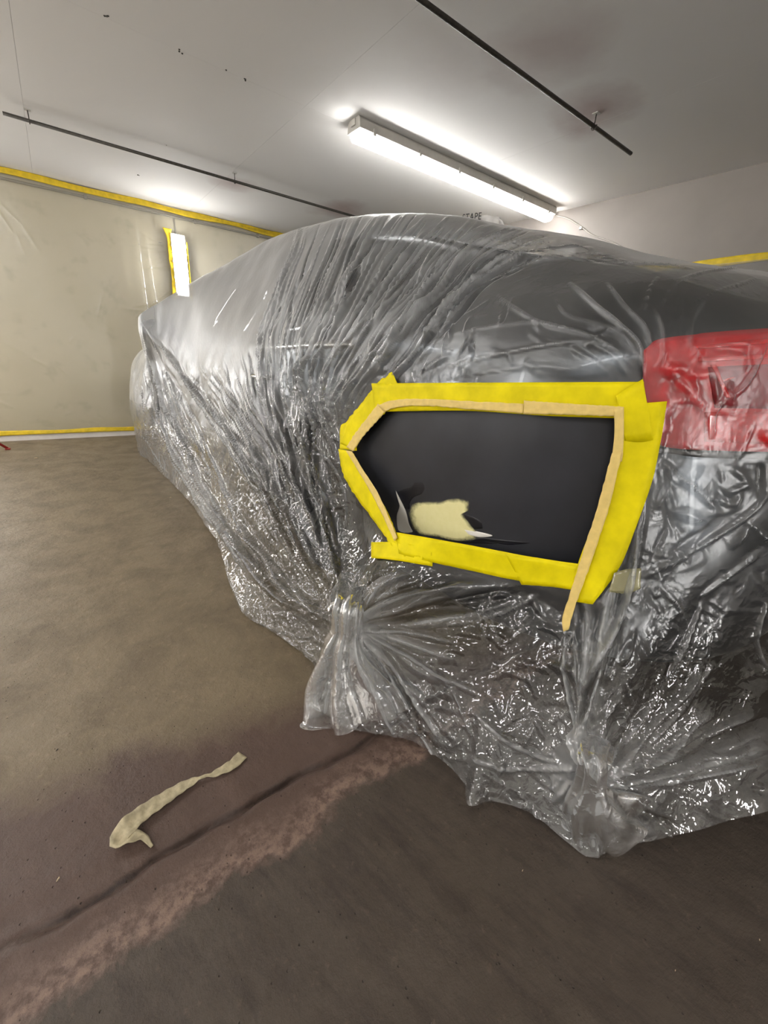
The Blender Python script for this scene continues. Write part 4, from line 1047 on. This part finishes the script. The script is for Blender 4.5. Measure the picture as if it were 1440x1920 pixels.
# ---------------------------------------------------------------- tape frame round the repair
frame = thing('tape_frame', (0.72, .78, .4), 'frame of yellow and cream masking tape around the dark repair panel', 'tape')
lvl = [0]
def strip(A, B, mat, name='yellow_strip', nu=None, lift=0.0, rag=0.0, seed=0):
    lvl[0] += 1; A = np.array(A, float); B = np.array(B, float)
    n = nu or 40; A = resample(A, n); B = resample(B, n); r = np.random.default_rng(300 + lvl[0])
    if rag:
        A = A + r.normal(0, rag, A.shape); B = B + r.normal(0, rag, B.shape)
    W = 7; vs = []
    for i in range(n):
        for j in range(W):
            q = A[i] + (B[i] - A[i]) * j / (W - 1)
            wv_ = .0005 * math.sin(i * .8 + j * 1.3 + lvl[0]) + .0003 * math.sin(i * 1.9 - j * .7)
            vs.append(cast_pt(cover_bvh, q[0], q[1], .006 + .0007 * lvl[0] + lift + wv_)[0])
    o = mesh_obj(name, vs, grid_faces(n, W), mat, frame, False)
    m = o.modifiers.new('thickness', 'SOLIDIFY'); m.thickness = .0006; m.offset = 0; return o
Yl, Cr = M['yellow'], M['cream']
strip([(640, 842), (640, 812), (642, 797), (650, 793)], [(672, 845), (668, 820), (664, 805), (660, 795)], Yl, nu=16)
strip([(738, 698), (716, 714), (700, 732), (672, 768), (648, 800), (640, 830)], [(749, 720), (742, 746), (730, 768), (706, 792), (684, 818), (668, 845)], Yl, rag=.8)
strip([(700, 719), (860, 718), (1040, 717), (1206, 716)], [(706, 772), (860, 770), (1040, 780), (1200, 785)], Yl)
strip([(638, 842), (644, 880), (662, 918), (700, 970), (730, 1012), (752, 1044)], [(664, 846), (680, 880), (706, 918), (734, 968), (750, 1006), (770, 1044)], Yl, rag=.6)
strip([(700, 1018), (740, 1017), (812, 1030)], [(700, 1048), (745, 1052), (812, 1061)], Yl, nu=18)
strip([(746, 999), (880, 1020), (1000, 1042), (1100, 1058)], [(752, 1040), (870, 1066), (980, 1088), (1085, 1098)], Yl)
strip([(950, 1036), (1020, 1046), (1088, 1060)], [(980, 1095), (1030, 1098), (1080, 1105)], Yl, nu=18)
strip([(1150, 760), (1160, 790), (1150, 850), (1120, 960), (1085, 1062), (1074, 1126)], [(1247, 752), (1238, 810), (1222, 890), (1192, 980), (1160, 1062), (1113, 1132)], Yl)
strip([(1154, 742), (1184, 722), (1203, 711)], [(1170, 826), (1196, 828), (1222, 824)], Yl, nu=16)
strip([(714, 757), (700, 776), (676, 806), (655, 838)], [(730, 770), (716, 786), (690, 814), (667, 846)], Cr, 'cream_strip', rag=.5)
strip([(714, 760), (745, 750), (790, 748), (880, 752), (985, 757)], [(726, 772), (750, 764), (790, 761), (880, 767), (985, 775)], Cr, 'cream_strip', rag=.4)
strip([(986, 751), (1060, 756), (1168, 762)], [(986, 776), (1060, 777), (1152, 780)], Cr, 'cream_strip', rag=.4)
strip([(655, 845), (676, 880), (700, 920), (728, 975), (746, 1016)], [(666, 846), (688, 882), (714, 922), (738, 975), (752, 1010)], Cr, 'cream_strip')
strip([(1150, 768), (1151, 800), (1147, 850), (1145, 862)], [(1168, 762), (1168, 800), (1166, 850), (1164, 864)], Cr, 'cream_strip', nu=16)
strip([(1146, 848), (1120, 950), (1092, 1048), (1072, 1120), (1060, 1168), (1062, 1184)], [(1165, 846), (1142, 946), (1110, 1054), (1088, 1124), (1078, 1160), (1072, 1180)], Cr, 'cream_strip', rag=.4, lift=.002)
M['clear_tape'] = film_mat('clear_tape', base=.35, attr=False, white=(.85, .80, .45), tint=(1, .97, .75), crinkle=.2)
strip([(1150, 1072), (1172, 1064), (1196, 1062)], [(1140, 1108), (1170, 1110), (1194, 1100)], M['clear_tape'], 'clear_strip', nu=12)

# ---------------------------------------------------------------- printed flap on the roof
def build_flap():
    c0 = cast_pt(cover_bvh, 862, 412); 
    x0 = 1.19
    e = None
    A = [on_x(p[0], p[1], x0) for p in [(845, 407), (880, 406), (925, 403), (942, 414)]]
    B = [on_x(p[0], p[1], x0 + .01) for p in [(845, 424), (880, 424), (925, 430), (950, 432)]]
    e = thing('printed_flap', B[1], 'white printed edge of folded plastic film on the car roof', 'plastic film')
    A = resample(A, 24); B = resample(B, 24)
    fold_ = np.zeros(24); fold_[17:21] = .02
    A[:, 0] += fold_
    ribbon('film_edge', A, B, M['paper'], e, thick=.0015)
    cu = bpy.data.curves.new('lettering', 'FONT'); cu.body = 'STAPE'; cu.size = .026; cu.extrude = .0004; cu.align_x = 'LEFT'; cu.space_character = 1.15
    to = bpy.data.objects.new('lettering_tmp', cu); COL.objects.link(to)
    bpy.context.view_layer.update()
    me = bpy.data.meshes.new_from_object(to.evaluated_get(bpy.context.evaluated_depsgraph_get()))
    v = np.array([p.co[:] for p in me.vertices]); fs = [tuple(p.vertices) for p in me.polygons]
    bpy.data.objects.remove(to, do_unlink=True)
    a = on_x(868, 415, x0); b = on_x(903, 412, x0)
    dx = (b - a); Lx = np.linalg.norm(dx); dx /= Lx
    k_ = Lx / (v[:, 0].max() - v[:, 0].min())
    P = a + (v[:, :1] - v[:, 0].min()) * k_ * dx + v[:, 1:2] * np.array([0, 0, 1.0]) * k_ - np.array([.004, 0, 0]) - v[:, 2:3] * np.array([1, 0, 0])
    mesh_obj('lettering', P, fs, M['ink'], e)
build_flap()

# ---------------------------------------------------------------- things on the floor
def floor_strip():
    pts = [(455, 1414), (430, 1436), (400, 1450), (384, 1452), (350, 1468), (300, 1500), (262, 1528), (238, 1550), (222, 1575), (246, 1566), (268, 1566), (285, 1586)]
    wid = [.030, .024, .014, .006, .024, .034, .036, .040, .034, .030, .014, .006]
    zz = [.006, .010, .012, .016, .014, .016, .018, .020, .012, .020, .016, .006]
    P = np.array([on_z(x, y, z) for (x, y), z in zip(pts, zz)]); 
    q = resample(np.c_[P, wid], 80); P = q[:, :3]; w = q[:, 3]
    tg = np.gradient(P, axis=0); tg /= np.linalg.norm(tg, axis=1, keepdims=True)
    sd = np.cross(tg, [0, 0, 1]); sd /= np.linalg.norm(sd, axis=1, keepdims=True)
    tw = np.linspace(0, 5.5, 80); lift = .35 + .25 * np.sin(tw * 2)
    W = 5; vs = []
    for i in range(80):
        for j in range(W):
            u = (j / (W - 1) - .5)
            vs.append(P[i] + sd[i] * u * w[i] + np.array([0, 0, 1]) * (abs(u) * w[i] * lift[i] * (1 if u > 0 else .2) + .0015 * math.sin(i * 1.1 + j)))
    vs = np.array(vs); vs[:, 2] = np.maximum(vs[:, 2] - .006, .0035)
    o = mesh_obj('discarded_tape', vs, grid_faces(80, W), M['old_tape'], smooth=True)
    m = o.modifiers.new('thickness', 'SOLIDIFY'); m.thickness = .0014; m.offset = 1
    return tag(o, 'crumpled dirty strip of used tape lying on the concrete floor', 'tape')
floor_strip()
# red stand foot at the left edge
f0 = on_z(15, 843, 0.0); 
st = thing('red_stand', (f0[0], f0[1], 0), 'splayed foot of a red metal stand by the left wall', 'stand')
d_ = np.array([-.75, -.12, .0])
MB().tube([f0 + np.array([0, 0, .012]), f0 + np.array([-.10, -.01, .11]), f0 + np.array([-.36, -.04, .42])], .011, 10).build('leg', M['red_paint'], st, True)
MB().tube([f0 + np.array([-.72, .0, .012]), f0 + np.array([-.36, -.04, .42])], .011, 10).build('leg', M['red_paint'], st, True)
MB().tube([f0 + np.array([-.36, .26, .012]), f0 + np.array([-.36, -.04, .42])], .011, 10).build('leg', M['red_paint'], st, True)
MB().tube([f0 + np.array([-.36, -.04, .40]), f0 + np.array([-.36, -.04, .95])], .013, 12).build('post', M['red_paint'], st, True)
bevel(MB().box(tuple(f0 + np.array([-.018, -.018, 0.001])), tuple(f0 + np.array([.018, .018, .014]))).build('foot_pad', M['red_paint'], st), .003)
# small chips of debris
def chip(px, py, L_, label, ang=.3, mat='debris'):
    c = on_z(px, py, 0); r = np.random.default_rng(int(px * 7 + py)); n = 7
    th = np.sort(r.uniform(0, 2 * math.pi, n)); 
    lo = [(L_ * math.cos(t) * r.uniform(.7, 1), .35 * L_ * math.sin(t) * r.uniform(.7, 1)) for t in th]
    ca, sa = math.cos(ang), math.sin(ang)
    vs = [(c[0] + x * ca - y * sa, c[1] + x * sa + y * ca, .001) for x, y in lo] + [(c[0] + .7 * (x * ca - y * sa), c[1] + .7 * (x * sa + y * ca), .001 + L_ * .28) for x, y in lo]
    o = mesh_obj('debris_chip', vs, [(i, (i + 1) % n, n + (i + 1) % n, n + i) for i in range(n)] + [tuple(range(n))[::-1], tuple(range(n, 2 * n))], M[mat])
    return tag(o, label, 'debris', 'paint chips on the floor')
chip(68, 859, .018, 'pale chip on the far floor near the sheeted wall')
chip(262, 845, .020, 'pale scrap beside the front hem of the plastic cover')
chip(320, 933, .010, 'pale chip on the floor beside the middle of the plastic hem')
chip(110, 1648, .006, 'pale fleck on the red-brown floor band below the tape strip', .8)
chip(980, 1633, .0035, 'tiny white fleck on the floor below the bumper gather')
chip(1424, 1763, .003, 'tiny white fleck on the dark floor at the right edge')
chip(1266, 1820, .003, 'tiny white fleck on the dark floor near the bottom right')
chip(107, 1407, .005, 'dark speck on the olive floor left of the tape strip', .8, 'steel')
